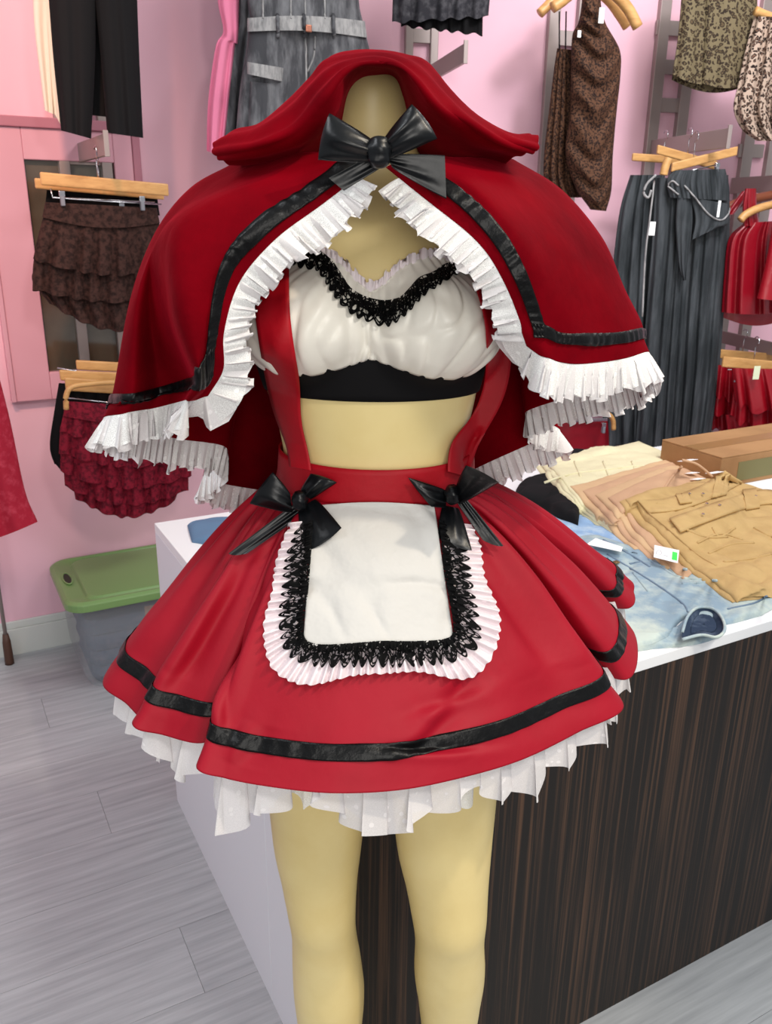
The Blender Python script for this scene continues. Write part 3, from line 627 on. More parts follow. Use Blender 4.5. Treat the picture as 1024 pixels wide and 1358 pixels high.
# hood
HD = [
 col((330, 216, .93), (300, 214, .865), (286, 206, .855), (284, 190, .87), (305, 186, .94), (345, 205, 1.01)),
 col((358, 216, .93), (330, 211, .845), (314, 199, .82), (306, 178, .86), (330, 174, .95), (372, 198, 1.03)),
 col((392, 214, .93), (362, 203, .83), (348, 188, .80), (343, 167, .85), (362, 168, .96), (400, 190, 1.04)),
 col((428, 212, .94), (404, 184, .81), (388, 164, .80), (382, 139, .85), (398, 142, .97), (425, 180, 1.05)),
 col((448, 195, .98), (438, 146, .80), (420, 118, .80), (412, 106, .86), (425, 108, .98), (448, 160, 1.06)),
 col((462, 135, 1.0), (458, 105, .81), (448, 92, .81), (434, 80, .87), (448, 86, 1.0), (465, 150, 1.08)),
 col((480, 110, 1.02), (478, 89, .82), (476, 80, .82), (475, 70, .88), (475, 78, 1.0), (480, 150, 1.09)),
 col((500, 105, 1.02), (502, 87, .82), (504, 79, .82), (506, 71, .88), (505, 79, 1.0), (505, 150, 1.09)),
 col((520, 110, 1.02), (526, 92, .81), (532, 84, .81), (540, 77, .87), (535, 84, 1.0), (525, 150, 1.09)),
 col((530, 135, 1.0), (546, 112, .80), (558, 100, .80), (564, 85, .86), (556, 96, .99), (540, 160, 1.07)),
 col((545, 190, .98), (572, 150, .80), (590, 128, .80), (596, 119, .86), (584, 126, .97), (570, 175, 1.05)),
 col((575, 212, .94), (612, 180, .82), (630, 162, .80), (634, 154, .86), (620, 160, .96), (600, 190, 1.04)),
 col((620, 214, .93), (656, 196, .84), (670, 186, .82), (674, 178, .86), (660, 181, .95), (635, 198, 1.02)),
 col((668, 214, .92), (698, 203, .865), (711, 199, .855), (712, 182, .87), (690, 182, .94), (655, 205, 1.01)),
]
HCX = [338, 352, 370, 392, 420, 450, 478, 505, 532, 560, 588, 612, 636, 655]; HCY = [1.02, 1.03, 1.045, 1.05, 1.055, 1.058, 1.06, 1.06, 1.06, 1.058, 1.055, 1.05, 1.035, 1.02]
HD = np.array([c_ + [np.array(at(x_, 214, y_))] for c_, x_, y_ in zip(HD, HCX, HCY)]); us = np.linspace(0, len(HD)-1, 240); vs = np.linspace(0, 6, 110); P = sheet(HD, us, vs); u, v = np.meshgrid(us, vs, indexing='ij')
P = P + gridnormals(P)*(.003*noise2(u*1.4, v*1.6, 77, 9, .8, 2.6)+.0012*np.sin(v*9+u*1.5))[..., None]
gmesh('hood', P, m_velvet, cape, solid=.002)
# neck bow
Yb = .765
lobe('bow_tail', ((492, 206), (506, 222)), ((436, 236), (456, 253)), Yb+.004, Yb+.002, .004, cape, False, 1, mat=m_bow)
lobe('bow_tail', ((512, 206), (520, 222)), ((590, 206), (592, 264)), Yb+.004, Yb+.004, .005, cape, False, 2)
lobe('bow_loop', ((499, 190), (500, 214)), ((437, 150), (422, 212)), Yb, Yb-.006, .012, cape, True, 3, nose=3)
lobe('bow_loop', ((508, 186), (510, 212)), ((546, 138), (580, 184)), Yb, Yb-.008, .012, cape, True, 5, nose=3)
knot(503, 202, Yb-.008, .0105, .0125, cape)
# apron bows
def skY(px, py): return hit(px, py, SKT, 0)[1]
for nm, K, loops, tails in (
    ('left', (398, 668), [(((385, 655), (388, 680)), ((362, 626), (331, 668))), (((398, 652), (412, 662)), ((412, 628), (447, 640)))],
     [(((388, 670), (400, 684)), ((303, 734), (328, 734))), (((396, 674), (418, 662)), ((404, 732), (453, 700)))]),
    ('right', (600, 660), [(((590, 650), (592, 672)), ((541, 633), (572, 672))), (((605, 645), (610, 668)), ((618, 617), (662, 640)))],
     [(((588, 670), (608, 674)), ((580, 712), (626, 730))), (((605, 664), (615, 658)), ((640, 716), (668, 724)))])):
    Y = skY(*K)-.018
    for q, (a, b) in enumerate(tails):
        e = ((b[0][0]+b[1][0])/2, (b[0][1]+b[1][1])/2); lobe('bow_tail', a, b, Y, min(Y, skY(*e)-.012), .006, skirt, q == (1 if nm == 'left' else 0), q+2, nose=4)
    for q, (a, b) in enumerate(loops):
        e = ((b[0][0]+b[1][0])/2, (b[0][1]+b[1][1])/2); lobe('bow_loop', a, b, Y-.004, min(Y-.006, skY(*e)-.014), .010, skirt, True, q*2+1, nose=2)
    knot(K[0]+(0 if nm == 'left' else 0), K[1]-4, Y-.010, .0085, .011, skirt)

# ------------------------------------------------------------------ hanging garments and fixtures
def drape(name, wl, d, rows, mat, parent, nf=4, amp=.008, thick=.03, seed=1, nx=70, ny=34, hem=0., sag=0., bulge=.55, back=True, fold_lo=.15, pf=1.0, solid=0):
    """cloth hanging parallel to a wall; rows (xl, yl, xr, yr) from top to bottom"""
    R = cr(np.array(rows, float), np.linspace(0, len(rows)-1, ny)); P = np.zeros((nx*(2 if back else 1), ny, 3))
    A, E, N = WALL[wl]; jit = 2.4*wob(np.linspace(0, nf*6, nx), seed, 5, .15, .6)
    for k in range(ny):
        v = k/(ny-1); xl, yl, xr, yr = R[k]
        for i in range(nx):
            t = i/(nx-1); x = xl+(xr-xl)*t; y = yl+(yr-yl)*t + sag*sin(pi*t)*(1 if sag < 0 else v)
            a = 2*pi*nf*t+jit[i]+seed; fl_ = amp*(fold_lo+(1-fold_lo)*v**pf)*(sin(a)+.35*sin(2*a+1)); y += hem*v**6*sin(a+.6)
            dd = d+thick*(.15+.85*max(0., sin(pi*t))**bulge)+fl_*min(1, 12*t, 12*(1-t))
            P[i, k] = pw(wl, x, y, dd)
            if back: P[2*nx-1-i, k] = pw(wl, x, y+hem*.3, d-thick*.25*sin(pi*t)+fl_*.3)
    return gmesh(name, P, mat, parent, closed=back, solid=solid), P
def bar(name, wl, d, p0, p1, h, t, mat, parent, bevel=.003):
    a = pw(wl, *p0, d); b = pw(wl, *p1, d); return box(name, a-Z*h, b-a, N1*t if wl == 1 else N2*t, Z*h, mat, parent, bevel=bevel)
def clip(wl, d, px, py, parent, h=.035, w=.016, m=None):
    E, N = WALL[wl][1:]; p = pw(wl, px, py, d)
    c = box('clip', p-E*w/2-Z*h*.45, E*w, N*.014, Z*h*.45, m_chrome, parent, .002); box('clip_pad', p-E*w*.35-Z*h*1.15, E*w*.7, N*.016, Z*h*.72, m or m_clip, parent, .002)
def hook(wl, d, px, py, parent, h=.055):
    E, N = WALL[wl][1:]; p = pw(wl, px, py, d); pts = [p, p+Z*h*.5, p+Z*h*.75+N*0]
    for a in np.linspace(-90, 150, 10): pts.append(p+Z*(h+.012+.016*sin(radians(a)))+N*.016*cos(radians(a)))
    tube('hook', pts, .0019, m_chrome, parent, 6)
def wood_hanger(label, wl, d, p0, p1, h=.03, hookx=None, clips=(), rod=None, mat=None, group='wooden clip hangers', cy=None, hk=True):
    c = pw(wl, (p0[0]+p1[0])/2, (p0[1]+p1[1])/2, d); o = root('wooden_hanger', label, 'hanger', c, group)
    bar('hanger_bar', wl, d, p0, p1, h, .012, mat or m_hang, o, .004)
    if hk:
        hx = hookx or (p0[0]+p1[0])/2; f = (hx-p0[0])/(p1[0]-p0[0]); hook(wl, d+.006, hx, p0[1]+(p1[1]-p0[1])*f, o)
    if rod: tube('clip_rod', [pw(wl, *q, d+.008) for q in rod], .0024, m_chrome, o, 6)
    for q in clips: clip(wl, d+.004, q[0], q[1], o)
    return o
def curved_hanger(label, wl, d, pts, r=.011, mat=None, group=None, hookp=None):
    o = root('wooden_hanger', label, 'hanger', pw(wl, *pts[len(pts)//2], d), group)
    tube('hanger_arm', [pw(wl, *q, d) for q in cr(np.array(pts, float), np.linspace(0, len(pts)-1, 28))], r, mat or m_hang, o, 10)
    if hookp: hook(wl, d, *hookp, o)
    return o
def rack(label, wl, posts, zr, rungs=(), arms=(), w_=.035):
    E, N = WALL[wl][1:]; p = pw(wl, posts[0][0], posts[0][1], .02); o = root('wall_rack', label, 'rack', (p[0], p[1], zr[0]), 'steel wall racks')
    for (px, py) in posts:
        q = pw(wl, px, py, .0); q = np.array([q[0], q[1], 0]); box('upright', q-E*w_/2+Z*zr[0], E*w_, N*.028, Z*(zr[1]-zr[0]), m_steel, o, .002)
    for (x0, x1, y, hp) in rungs:
        a = pw(wl, x0, y, .006); b = pw(wl, x1, y, .006); b[2] = a[2]; box('rung', a, b-a, N*.014, -Z*hp, m_steel, o, .001)
    for (px, py, L, hp) in arms:
        q = pw(wl, px, py, .028); ar = box('arm', q-E*.006-Z*hp, E*.012, N*L, Z*hp, m_steel, o, .0015)
        box('arm_stop', q-E*.007+N*L-Z*(hp+.003), E*.014, N*.007, Z*(hp+.012), m_steel, ar, .001)
    return o
rack('grey steel wall rack above the hanging brown skirt, beside the framed mirror', 1, [(82, 200), (138, 200)], (.6, 2.45), [(84, 138, 195, .05)], [(105, 190, .40, .055)], .032)
rack('grey steel wall rack behind the hood, under the charcoal denim skirt', 2, [(541, 60), (574, 60)], (.9, 2.6), [(541, 574, 38, .045), (541, 574, 120, .045)], [(573, 86, .42, .055)], .028)
rack('grey steel wall rack beside the brown animal print dresses', 2, [(727, 110), (764, 110)], (.6, 2.6), [(727, 764, 40, .05), (727, 764, 140, .05)], [], .042)
rack('grey steel wall rack above the charcoal trousers', 2, [(870, 100), (908, 100)], (.5, 2.6), [(870, 908, 27, .05), (870, 908, 79, .05), (870, 908, 130, .05)], [(866, 186, .52, .062)], .044)
rack('grey steel wall rack above the red satin tops', 2, [(979, 260), (1012, 260)], (.5, 2.6), [(979, 1012, 191, .05), (979, 1012, 330, .05)], [(972, 236, .6, .06), (955, 438, .8, .05)], .046)
def thing(name, label, cat, wl, px, py, d, group=None): return root(name, label, cat, pw(wl, px, py, d), group)
# --- left, upper
o = thing('trousers', 'cream wide trousers hanging behind the black trousers at top left', 'trousers', 1, 60, 0, .27)
drape('trouser_leg', 1, .24, [(30, -190, 66, -190), (42, -40, 70, -40), (46, 40, 68, 40), (59, 146, 72, 152)], m_cream, o, 1, .006, .02, 2)
drape('trouser_leg', 1, .25, [(50, -190, 80, -190), (58, -40, 82, -40), (62, 40, 84, 40), (72, 150, 84, 172)], m_cream, o, 1, .006, .02, 4)
o = thing('trousers', 'black wide-leg trousers hanging at top left', 'trousers', 1, 125, 0, .36)
drape('trouser_leg', 1, .28, [(84, -190, 140, -190), (100, 20, 140, 20), (118, 100, 143, 100), (122, 153, 142, 155)], m_black2, o, 1, .003, .012, 2)
drape('trouser_leg', 1, .33, [(46, -190, 124, -190), (62, -30, 127, -30), (71, 80, 126, 80), (81, 173, 121, 184)], m_black2, o, 1.5, .006, .035, 5)
drape('trouser_leg', 1, .33, [(118, -190, 176, -190), (124, -30, 181, -30), (134, 80, 185, 80), (142, 176, 190, 183)], m_black2, o, 1.5, .006, .035, 1)
wood_hanger('wooden hanger behind the other one over the brown skirt', 1, .27, (45, 236), (216, 252), .028, 132, [(160, 268)], [(70, 262), (205, 268)])
wood_hanger('wooden clip hanger in front, holding the brown skirt', 1, .33, (52, 228), (222, 244), .034, 130, [(81, 253), (187, 260)], [(67, 250), (70, 262), (140, 267), (214, 271)])
o = thing('tiered_skirt', 'dark brown tiered lace skirt clipped to wooden hanger', 'skirt', 1, 130, 340, .30)
drape('back_waist', 1, .25, [(62, 252, 208, 258), (60, 272, 212, 286)], m_blackcloth, o, 1, .002, .004, 3, sag=-0.1)
drape('tier', 1, .26, [(48, 350, 218, 350), (43, 372, 222, 380), (66, 402, 216, 428)], m_brown, o, 6, .012, .035, 9, hem=1.6, sag=22)
drape('tier', 1, .275, [(50, 320, 218, 322), (44, 350, 222, 352), (43, 384, 222, 396)], m_brown, o, 6.5, .012, .04, 7, hem=1.6, sag=10)
drape('tier', 1, .29, [(58, 285, 210, 292), (50, 315, 218, 322), (44, 344, 222, 360)], m_brown, o, 6.5, .012, .045, 5, hem=1.6, sag=12)
drape('waistband', 1, .30, [(60, 268, 208, 276), (56, 288, 212, 296)], m_brown, o, 2, .002, .045, 5, sag=10)
# --- left, lower
wood_hanger('wooden hanger topmost behind the wine skirt', 1, .24, (100, 477), (262, 486), .03, 200, mat=m_hang, hk=False)
wood_hanger('wooden hanger with chrome rods, second behind the wine skirt', 1, .29, (78, 490), (262, 498), .032, 200, rod=[(76, 488), (100, 492), (107, 494)], hk=False)
wood_hanger('wooden hanger with square end in front of the black lace skirt', 1, .33, (85, 500), (262, 512), .040, 200, [(108, 536), (230, 548)], [(90, 528), (250, 545)], hk=False)
curved_hanger('pale bent-wood hanger end over the wine lace skirt', 1, .37, [(88, 543), (88, 524), (96, 513), (120, 509), (160, 507), (250, 512)], .008)
o = thing('lace_skirt', 'black lace skirt mostly hidden behind the wine skirt', 'skirt', 1, 85, 560, .26)
drape('skirt_panel', 1, .24, [(78, 508, 200, 512), (72, 545, 210, 550), (66, 590, 214, 590), (72, 618, 210, 625)], m_blackcloth, o, 8, .01, .02, 3, hem=4)
o = thing('tiered_skirt', 'wine red tiered lace skirt with many ruffles, below the cape at left', 'skirt', 1, 165, 610, .33)
for k, (a, b, sg, d_) in enumerate([((96, 640, 240, 640), (100, 660, 232, 664), 24, .27), ((84, 615, 250, 615), (86, 645, 250, 650), 22, .28), ((80, 590, 252, 590), (80, 625, 254, 630), 20, .295), ((80, 565, 248, 570), (78, 600, 254, 606), 16, .31), ((86, 540, 240, 548), (79, 572, 252, 582), 14, .325)]):
    m_ = ((a[0]+b[0])/2, (a[1]+b[1])/2, (a[2]+b[2])/2, (a[3]+b[3])/2); drape('tier', 1, d_, [a, m_, b], m_wine, o, 6.5, .012, .04, k*2+1, hem=1.6, sag=sg)
drape('waistband', 1, .335, [(88, 532, 236, 542), (84, 552, 242, 562)], m_wine, o, 2, .002, .04, 5, sag=6)
o = thing('sequin_skirt', 'dark red knit garment hanging at the left edge of the frame', 'skirt', 1, -10, 600, .62)
drape('skirt_panel', 1, .62, [(-150, 470, -4, 488), (-150, 560, 14, 560), (-150, 640, 33, 650), (-150, 700, 50, 692)], m_rednarrow, o, 3, .012, .05, 3, sag=26)
p = atz(13, 880, 0.); o = root('garment_rack', 'steel leg of a floor rack with brown rubber foot, far left by the baseboard', 'rack', p)
tube('leg', [p+Z*.10, p+Z*.95], .007, m_steel, o); tube('rubber_foot', [p, p+Z*.012, p+Z*.085, p+Z*.115], [.016, .016, .0145, .010], m_brownrub, o)
tube('rail', [p+Z*.95, p+Z*.95-E1*.9], .01, m_steel, o)
# --- middle top
o = thing('knit_top', 'bright pink knit garment hanging left of the grey denim overalls', 'garment', 1, 300, 80, .28)
drape('panel', 1, .28, [(292, -120, 330, -120), (288, -10, 318, -10), (296, 40, 316, 55), (286, 62, 312, 62), (276, 135, 304, 140), (274, 200, 296, 208)], m_pinkc, o, 2, .008, .03, 3)
o = thing('denim_overalls', 'washed grey denim cargo overalls hanging behind the hood', 'overalls', 1, 400, 40, .36)
drape('side_leg', 1, .26, [(310, -60, 350, -60), (312, 20, 345, 20), (300, 70, 345, 70), (292, 130, 340, 130), (286, 200, 335, 205)], m_gden, o, 3, .014, .03, 8)
_, PD = drape('bib', 1, .33, [(330, -150, 470, -150), (325, -60, 478, -60), (328, 0, 476, 0), (334, 30, 482, 32)], m_gden, o, 2, .004, .06, 2)
_, PL1 = drape('trouser_leg', 1, .33, [(330, 34, 412, 38), (326, 70, 410, 75), (318, 120, 408, 130), (310, 210, 400, 215)], m_gden, o, 2, .006, .06, 2)
_, PL2 = drape('trouser_leg', 1, .33, [(404, 38, 484, 40), (404, 75, 492, 75), (402, 130, 500, 130), (400, 215, 508, 215)], m_gden, o, 2, .006, .06, 5)
_, PB = drape('waistband', 1, .35, [(328, 24, 484, 28), (328, 42, 487, 50)], m_gdens, o, 1, .001, .06, 1, sag=-5)
tt_ = [bvh(PD, True), bvh(PL1, True), bvh(PL2, True), bvh(PB, True)]
def seam(name, pts, trees, mat, parent, r=.0016, off=.0012, n=24, Y=3, **k):
    q = spl(np.array(pts, float), n); return tube(name, [hit(a, b, trees, off, Y) for a, b in q], r, mat, parent, 6, **k)
for x in (368, 403, 442): seam('belt_loop', [(x, 20), (x+1, 50)], tt_, m_gden, o, .006, .006, 8, 2.9)
for x, y in ((404, -10), (385, -10), (430, -10), (348, -10)): seam('seam', [(x, -40), (x+1, 24)], tt_, m_gdens, o, .003, .001, 16, 2.9)
seam('seam', [(405, 48), (406, 100), (405, 180)], tt_, m_gdens, o, .004, .001, 16, 2.9); seam('seam', [(418, 48), (416, 75), (408, 95)], tt_, m_gdens, o, .003, .001, 16, 2.9)
p = hit(409, 38, tt_, .012, 2.9); box('button', p-E1*.01-Z*.01, E1*.02, N1*.006, Z*.02, M('copper button', (170, 110, 90), .35, .8), o, .004)
_, PP = drape('cargo_pocket', 1, .37, [(332, 108, 372, 112), (330, 150, 370, 155), (328, 200, 368, 205)], m_gden, o, 2, .003, .03, 1)
drape('pocket_flap', 1, .385, [(328, 82, 376, 90), (328, 98, 374, 108)], m_gdens, o, 1, .002, .035, 1)
# --- denim skirt over rack
o = thing('denim_skirt', 'charcoal denim skirt hem hanging at the top of the frame right of centre', 'skirt', 2, 585, 0, .36)
drape('lining_tier', 2, .36, [(528, -80, 642, -80), (532, 34, 640, 46)], m_blackcloth, o, 6, .008, .03, 2, hem=2)
drape('skirt_panel', 2, .38, [(530, -120, 640, -120), (522, -20, 650, -30), (520, 30, 648, 22)], m_dkden, o, 5, .010, .04, 4, hem=2)
# --- dresses
o = thing('ruched_dress', 'brown animal print dress behind the halter dress, nearest the steel upright', 'dress', 2, 745, 150, .30)
drape('dress_body', 2, .28, [(739, 64, 760, 66), (735, 90, 765, 90), (729, 140, 770, 140), (722, 200, 772, 200), (722, 240, 772, 240), (735, 262, 775, 262)], m_ruch, o, 5, .010, .03, 6)
drape('shoulder_strap', 2, .30, [(741, 15, 743, 15), (741, 66, 743, 66)], m_blackcloth, o, 1, 0, .002, 1, 8, 6); drape('shoulder_strap', 2, .30, [(750, 15, 752, 15), (749, 66, 751, 66)], m_blackcloth, o, 1, 0, .002, 1, 8, 6)
o = thing('ruched_dress', 'brown animal print halter dress with swagged ruching, hanging in front', 'dress', 2, 790, 150, .36)
R_ = [(776, -60, 797, -60), (772, 0, 797, 2), (767, 30, 803, 30), (759, 48, 822, 66), (757, 100, 823, 100), (756, 150, 818, 148), (750, 200, 813, 205), (762, 246, 811, 252), (783, 278, 804, 280)]
Rr = cr(np.array(R_, float), np.linspace(0, len(R_)-1, 90)); nx = 70; P = np.zeros((2*nx, 90, 3))
for k in range(90):
    v = k/89; xl, yl, xr, yr = Rr[k]
    for i in range(nx):
        t = i/(nx-1); x = xl+(xr-xl)*t; y = yl+(yr-yl)*t; ph = 26*v*2.2+5.5*(t-.35)**2*3-4*t+1.2*sin(7*t)
        f = .013*sin(ph)*min(1, v*4)*sin(pi*t)**.5+.003*sin(ph*2.3+4*t)
        P[i, k] = pw(2, x, y, .34+.06*max(0, sin(pi*t))**.55+f); P[2*nx-1-i, k] = pw(2, x, y, .33)
gmesh('dress_body', P, m_ruch, o, closed=True)
q = pw(2, 795, 10, .42); box('price_tag', q-Z*.045, E2*.018, N2*.002, Z*.045, m_tag, o, .0005)
q = pw(2, 766, 44, .42); box('care_tag', q-Z*.012, E2*.012, N2*.002, Z*.02, m_tag, o, .0005)
curved_hanger('wooden hanger in front at top right holding the halter dress', 2, .37, [(733, 10), (745, 2), (765, -14), (785, -22), (810, -12), (832, 10), (846, 36)], .018, group='shoulder hangers over the dresses', hookp=(785, -26))
curved_hanger('wooden hanger behind the front one over the animal print dresses', 2, .31, [(716, 18), (726, 8), (742, -8), (775, -22), (805, -2), (822, 20), (832, 36)], .016, group='shoulder hangers over the dresses', hookp=(775, -26))
# --- leopard pieces
o = thing('leopard_skirt', 'olive leopard print skirt hanging at top right', 'skirt', 2, 945, 50, .36)
drape('back_panel', 2, .33, [(908, -60, 1000, -60), (900, 40, 1000, 40), (891, 106, 996, 112)], m_leo1, o, 2, .006, .02, 3, sag=14)
drape('front_panel', 2, .36, [(938, -60, 1004, -60), (934, 40, 1004, 40), (930, 110, 994, 112)], m_leo1, o, 2, .006, .04, 2, sag=6)
drape('front_panel', 2, .36, [(908, -60, 940, -60), (900, 40, 936, 40), (892, 98, 932, 112)], m_leo1, o, 1, .006, .03, 5, sag=3)
o = thing('leopard_dress', 'pale leopard print dress at the right edge of the frame', 'dress', 2, 1010, 110, .40)
drape('dress_body', 2, .40, [(1000, 22, 1070, 22), (990, 60, 1072, 60), (978, 115, 1074, 115), (973, 145, 1074, 145), (984, 172, 1070, 172), (1004, 187, 1060, 187)], m_leo2, o, 5, .014, .06, 3, fold_lo=.6)
curved_hanger('wooden hanger at the right edge holding the leopard dress', 2, .43, [(1002, 14), (1015, 20), (1035, 26), (1070, 30)], .014, hookp=(1050, 20))
# --- charcoal trousers
o = thing('wide_trousers', 'charcoal acid wash wide trousers with drawstring, behind the front pair', 'trousers', 2, 840, 300, .36)
drape('trouser_leg', 2, .32, [(836, 232, 882, 232), (822, 280, 884, 280), (812, 360, 884, 360), (800, 480, 884, 480), (800, 590, 880, 598)], m_slub, o, 5, .012, .04, 3, fold_lo=.4, hem=3)
o = thing('wide_trousers', 'charcoal acid wash wide trousers with knotted waist, in front on the rail', 'trousers', 2, 915, 300, .42)
_, Q1 = drape('trouser_leg', 2, .37, [(868, 236, 925, 236), (866, 300, 922, 300), (858, 400, 915, 400), (850, 500, 908, 500), (842, 600, 902, 604)], m_slub, o, 4, .012, .05, 3, fold_lo=.4, hem=3)
_, Q2 = drape('trouser_leg', 2, .38, [(905, 236, 966, 232), (908, 300, 968, 300), (900, 400, 961, 400), (895, 500, 953, 500), (888, 608, 940, 596)], m_slub, o, 4, .012, .05, 6, fold_lo=.4, hem=3)
_, Q3 = drape('gathered_waist', 2, .42, [(892, 226, 962, 224), (884, 240, 967, 245), (888, 262, 968, 266)], m_slub, o, 12, .004, .05, 2, fold_lo=.8)
_, Q4 = drape('tied_sash', 2, .44, [(898, 262, 918, 262), (896, 300, 918, 300), (900, 350, 912, 350), (906, 372, 910, 372)], m_slub, o, 2, .004, .02, 2)
_, Q5 = drape('tied_sash', 2, .44, [(916, 262, 966, 270), (922, 290, 966, 296), (918, 318, 955, 300)], m_slub, o, 2, .006, .03, 4)
qt = [bvh(q_, True) for q_ in (Q1, Q2, Q3, Q4, Q5)]
seam('drawstring', [(908, 246), (922, 262), (940, 284), (956, 292), (966, 284), (968, 276)], qt, m_gdens, o, .003, .004)
seam('drawstring', [(900, 258), (890, 250), (886, 246), (892, 240), (900, 246)], qt, m_gdens, o, .003, .004)
seam('drawstring', [(870, 232), (858, 244), (854, 256), (860, 262), (864, 252)], qt, m_gdens, o, .004, .006)
seam('drawstring', [(868, 240), (862, 290), (856, 340), (852, 420)], qt, m_gdens, o, .003, .004)
p = pw(2, 861, 294, .50); box('paper_tag', p-Z*.045, E2*.025, N2*.002, Z*.045, m_tag, o, .0005)
p = pw(2, 953, 266, .50); box('size_tag', p-Z*.055, E2*.010, N2*.002, Z*.055, m_tag, o, .0005)
wood_hanger('short-looking wooden hanger end left of the others on the trouser rail', 2, .30, (838, 203), (905, 208), .026, 880, hk=True, group='hangers on the trouser rail')
wood_hanger('wooden hanger slanting down behind on the trouser rail', 2, .36, (871, 192), (950, 214), .03, 912, group='hangers on the trouser rail')
wood_hanger('wooden clip hanger rising to the right above the charcoal trousers', 2, .43, (890, 216), (977, 194), .03, 920, [(905, 226), (950, 216)], [(900, 230), (952, 218)], group='hangers on the trouser rail')
curved_hanger('bent end of a wooden hanger hooked over the charcoal trousers', 2, .47, [(880, 232), (883, 220), (887, 210)], .014)
# --- red tops
curved_hanger('dark brown wooden hanger behind the red satin top', 2, .33, [(950, 284), (968, 274), (990, 266), (1030, 258)], .018, m_hangd)
o = thing('satin_top', 'red satin halter top with draped neck on the right wall', 'top', 2, 1000, 340, .42)
drape('back_panel', 2, .37, [(966, 330, 1046, 330), (960, 380, 1048, 380), (956, 420, 1050, 420)], m_redsat, o, 2, .006, .02, 3, sag=12)
drape('front_panel', 2, .40, [(986, 296, 1042, 292), (966, 318, 1048, 318), (960, 370, 1048, 370), (957, 414, 1050, 412)], m_redsat, o, 4, .016, .06, 5, fold_lo=.5, sag=4)
drape('halter_strap', 2, .43, [(988, 250, 1003, 250), (985, 275, 1004, 275), (986, 300, 1008, 300)], m_redsat, o, 2, .004, .02, 2)
drape('halter_strap', 2, .36, [(984, 254, 996, 250), (972, 270, 986, 268), (962, 286, 974, 284)], m_redsat, o, 1, .004, .02, 2)
curved_hanger('pale wooden hanger over the red satin top', 2, .46, [(982, 292), (990, 284), (1010, 275), (1050, 266)], .014, hookp=(1048, 262))
o = thing('satin_top', 'bright red flared sleeve hanging in front at the right edge', 'top', 2, 1020, 350, .55)
drape('sleeve', 2, .52, [(1026, 290, 1070, 290), (1016, 345, 1072, 345), (1004, 396, 1074, 404)], m_redleather, o, 1, .01, .05, 2)
# --- red leather skirts
wood_hanger('wooden hanger behind on the lower right rail', 2, .36, (944, 462), (1044, 470), .035, 985, group='hangers on the lower right rail')
wood_hanger('wooden clip hanger in front on the lower right rail', 2, .48, (958, 472), (1060, 482), .04, 1000, [(975, 492), (1003, 490)], [(965, 490), (1050, 492)], group='hangers on the lower right rail')
o = thing('leather_skirt', 'red ruffled skirt behind, partly hidden by the front leather skirt', 'skirt', 2, 960, 520, .36)
for k, (a, b) in enumerate([((944, 540, 1040, 545), (944, 568, 1046, 578)), ((944, 515, 1036, 520), (941, 545, 1044, 550)), ((950, 484, 1030, 486), (944, 522, 1040, 528))]):
    drape('tier', 2, .34+k*.02, [a, b], m_redleather, o, 6, .014, .04, k+2, hem=4, sag=10)
o = thing('leather_skirt', 'red ruffled leather skirt in front on the lower right rail', 'skirt', 2, 1000, 530, .50)
for k, (a, b) in enumerate([((962, 550, 1080, 550), (966, 578, 1084, 586)), ((972, 520, 1074, 520), (968, 555, 1082, 565)), ((970, 488, 1062, 490), (975, 535, 1080, 545))]):
    drape('tier', 2, .43+k*.025, [a, b], m_redleather, o, 5, .018, .05, k+3, hem=5, sag=10)
p = pw(2, 1000, 489, .56); box('size_tag', p-Z*.04, E2*.026, N2*.002, Z*.05, M('pale green tag', (216, 224, 190), .6), o, .001)
# --- small red shorts
o = thing('shorts', 'red shorts clipped to a hanger low behind the folded shorts', 'shorts', 2, 780, 575, .36)
drape('shorts_body', 2, .34, [(742, 553, 806, 558), (738, 575, 809, 578), (736, 602, 811, 602)], m_redsat, o, 2, .004, .03, 3)
curved_hanger('bent wooden hanger end above the red shorts', 2, .40, [(740, 552), (790, 547), (806, 549), (813, 557), (814, 570)], .009)
p = pw(2, 760, 560, .42); box('clip_rod', p, E2*.14, N2*.004, Z*.012, m_chrome, o, .002); clip(2, .41, 800, 560, o)
# --- cardboard boxes
c0 = atz(952, 648, TH+.0005); cb = root('cardboard_box', 'brown cardboard carton on the back of the table below the red leather skirts', 'box', c0)
box('carton_body', c0, E1*.55, -N1*.22, Z*.085, m_card, cb, .002)
box('flap', c0+Z*.0852, E1*.55, -N1*.109, Z*.004, m_card, cb, .001); box('flap', c0+Z*.0852-N1*.111, E1*.55, -N1*.109, Z*.004, m_card, cb, .001)
box('packing_tape', c0+Z*.0894-N1*.085, E1*.55, -N1*.05, Z*.0008, M('brown tape', (150, 112, 70), .3), cb, 0)
box('olive_patch', c0+E1*.07+N1*.0004+Z*.012, E1*.2, N1*.0005, Z*.055, M('olive patch', (122, 116, 80), .8), cb, 0)  # olive patch on the carton's front face

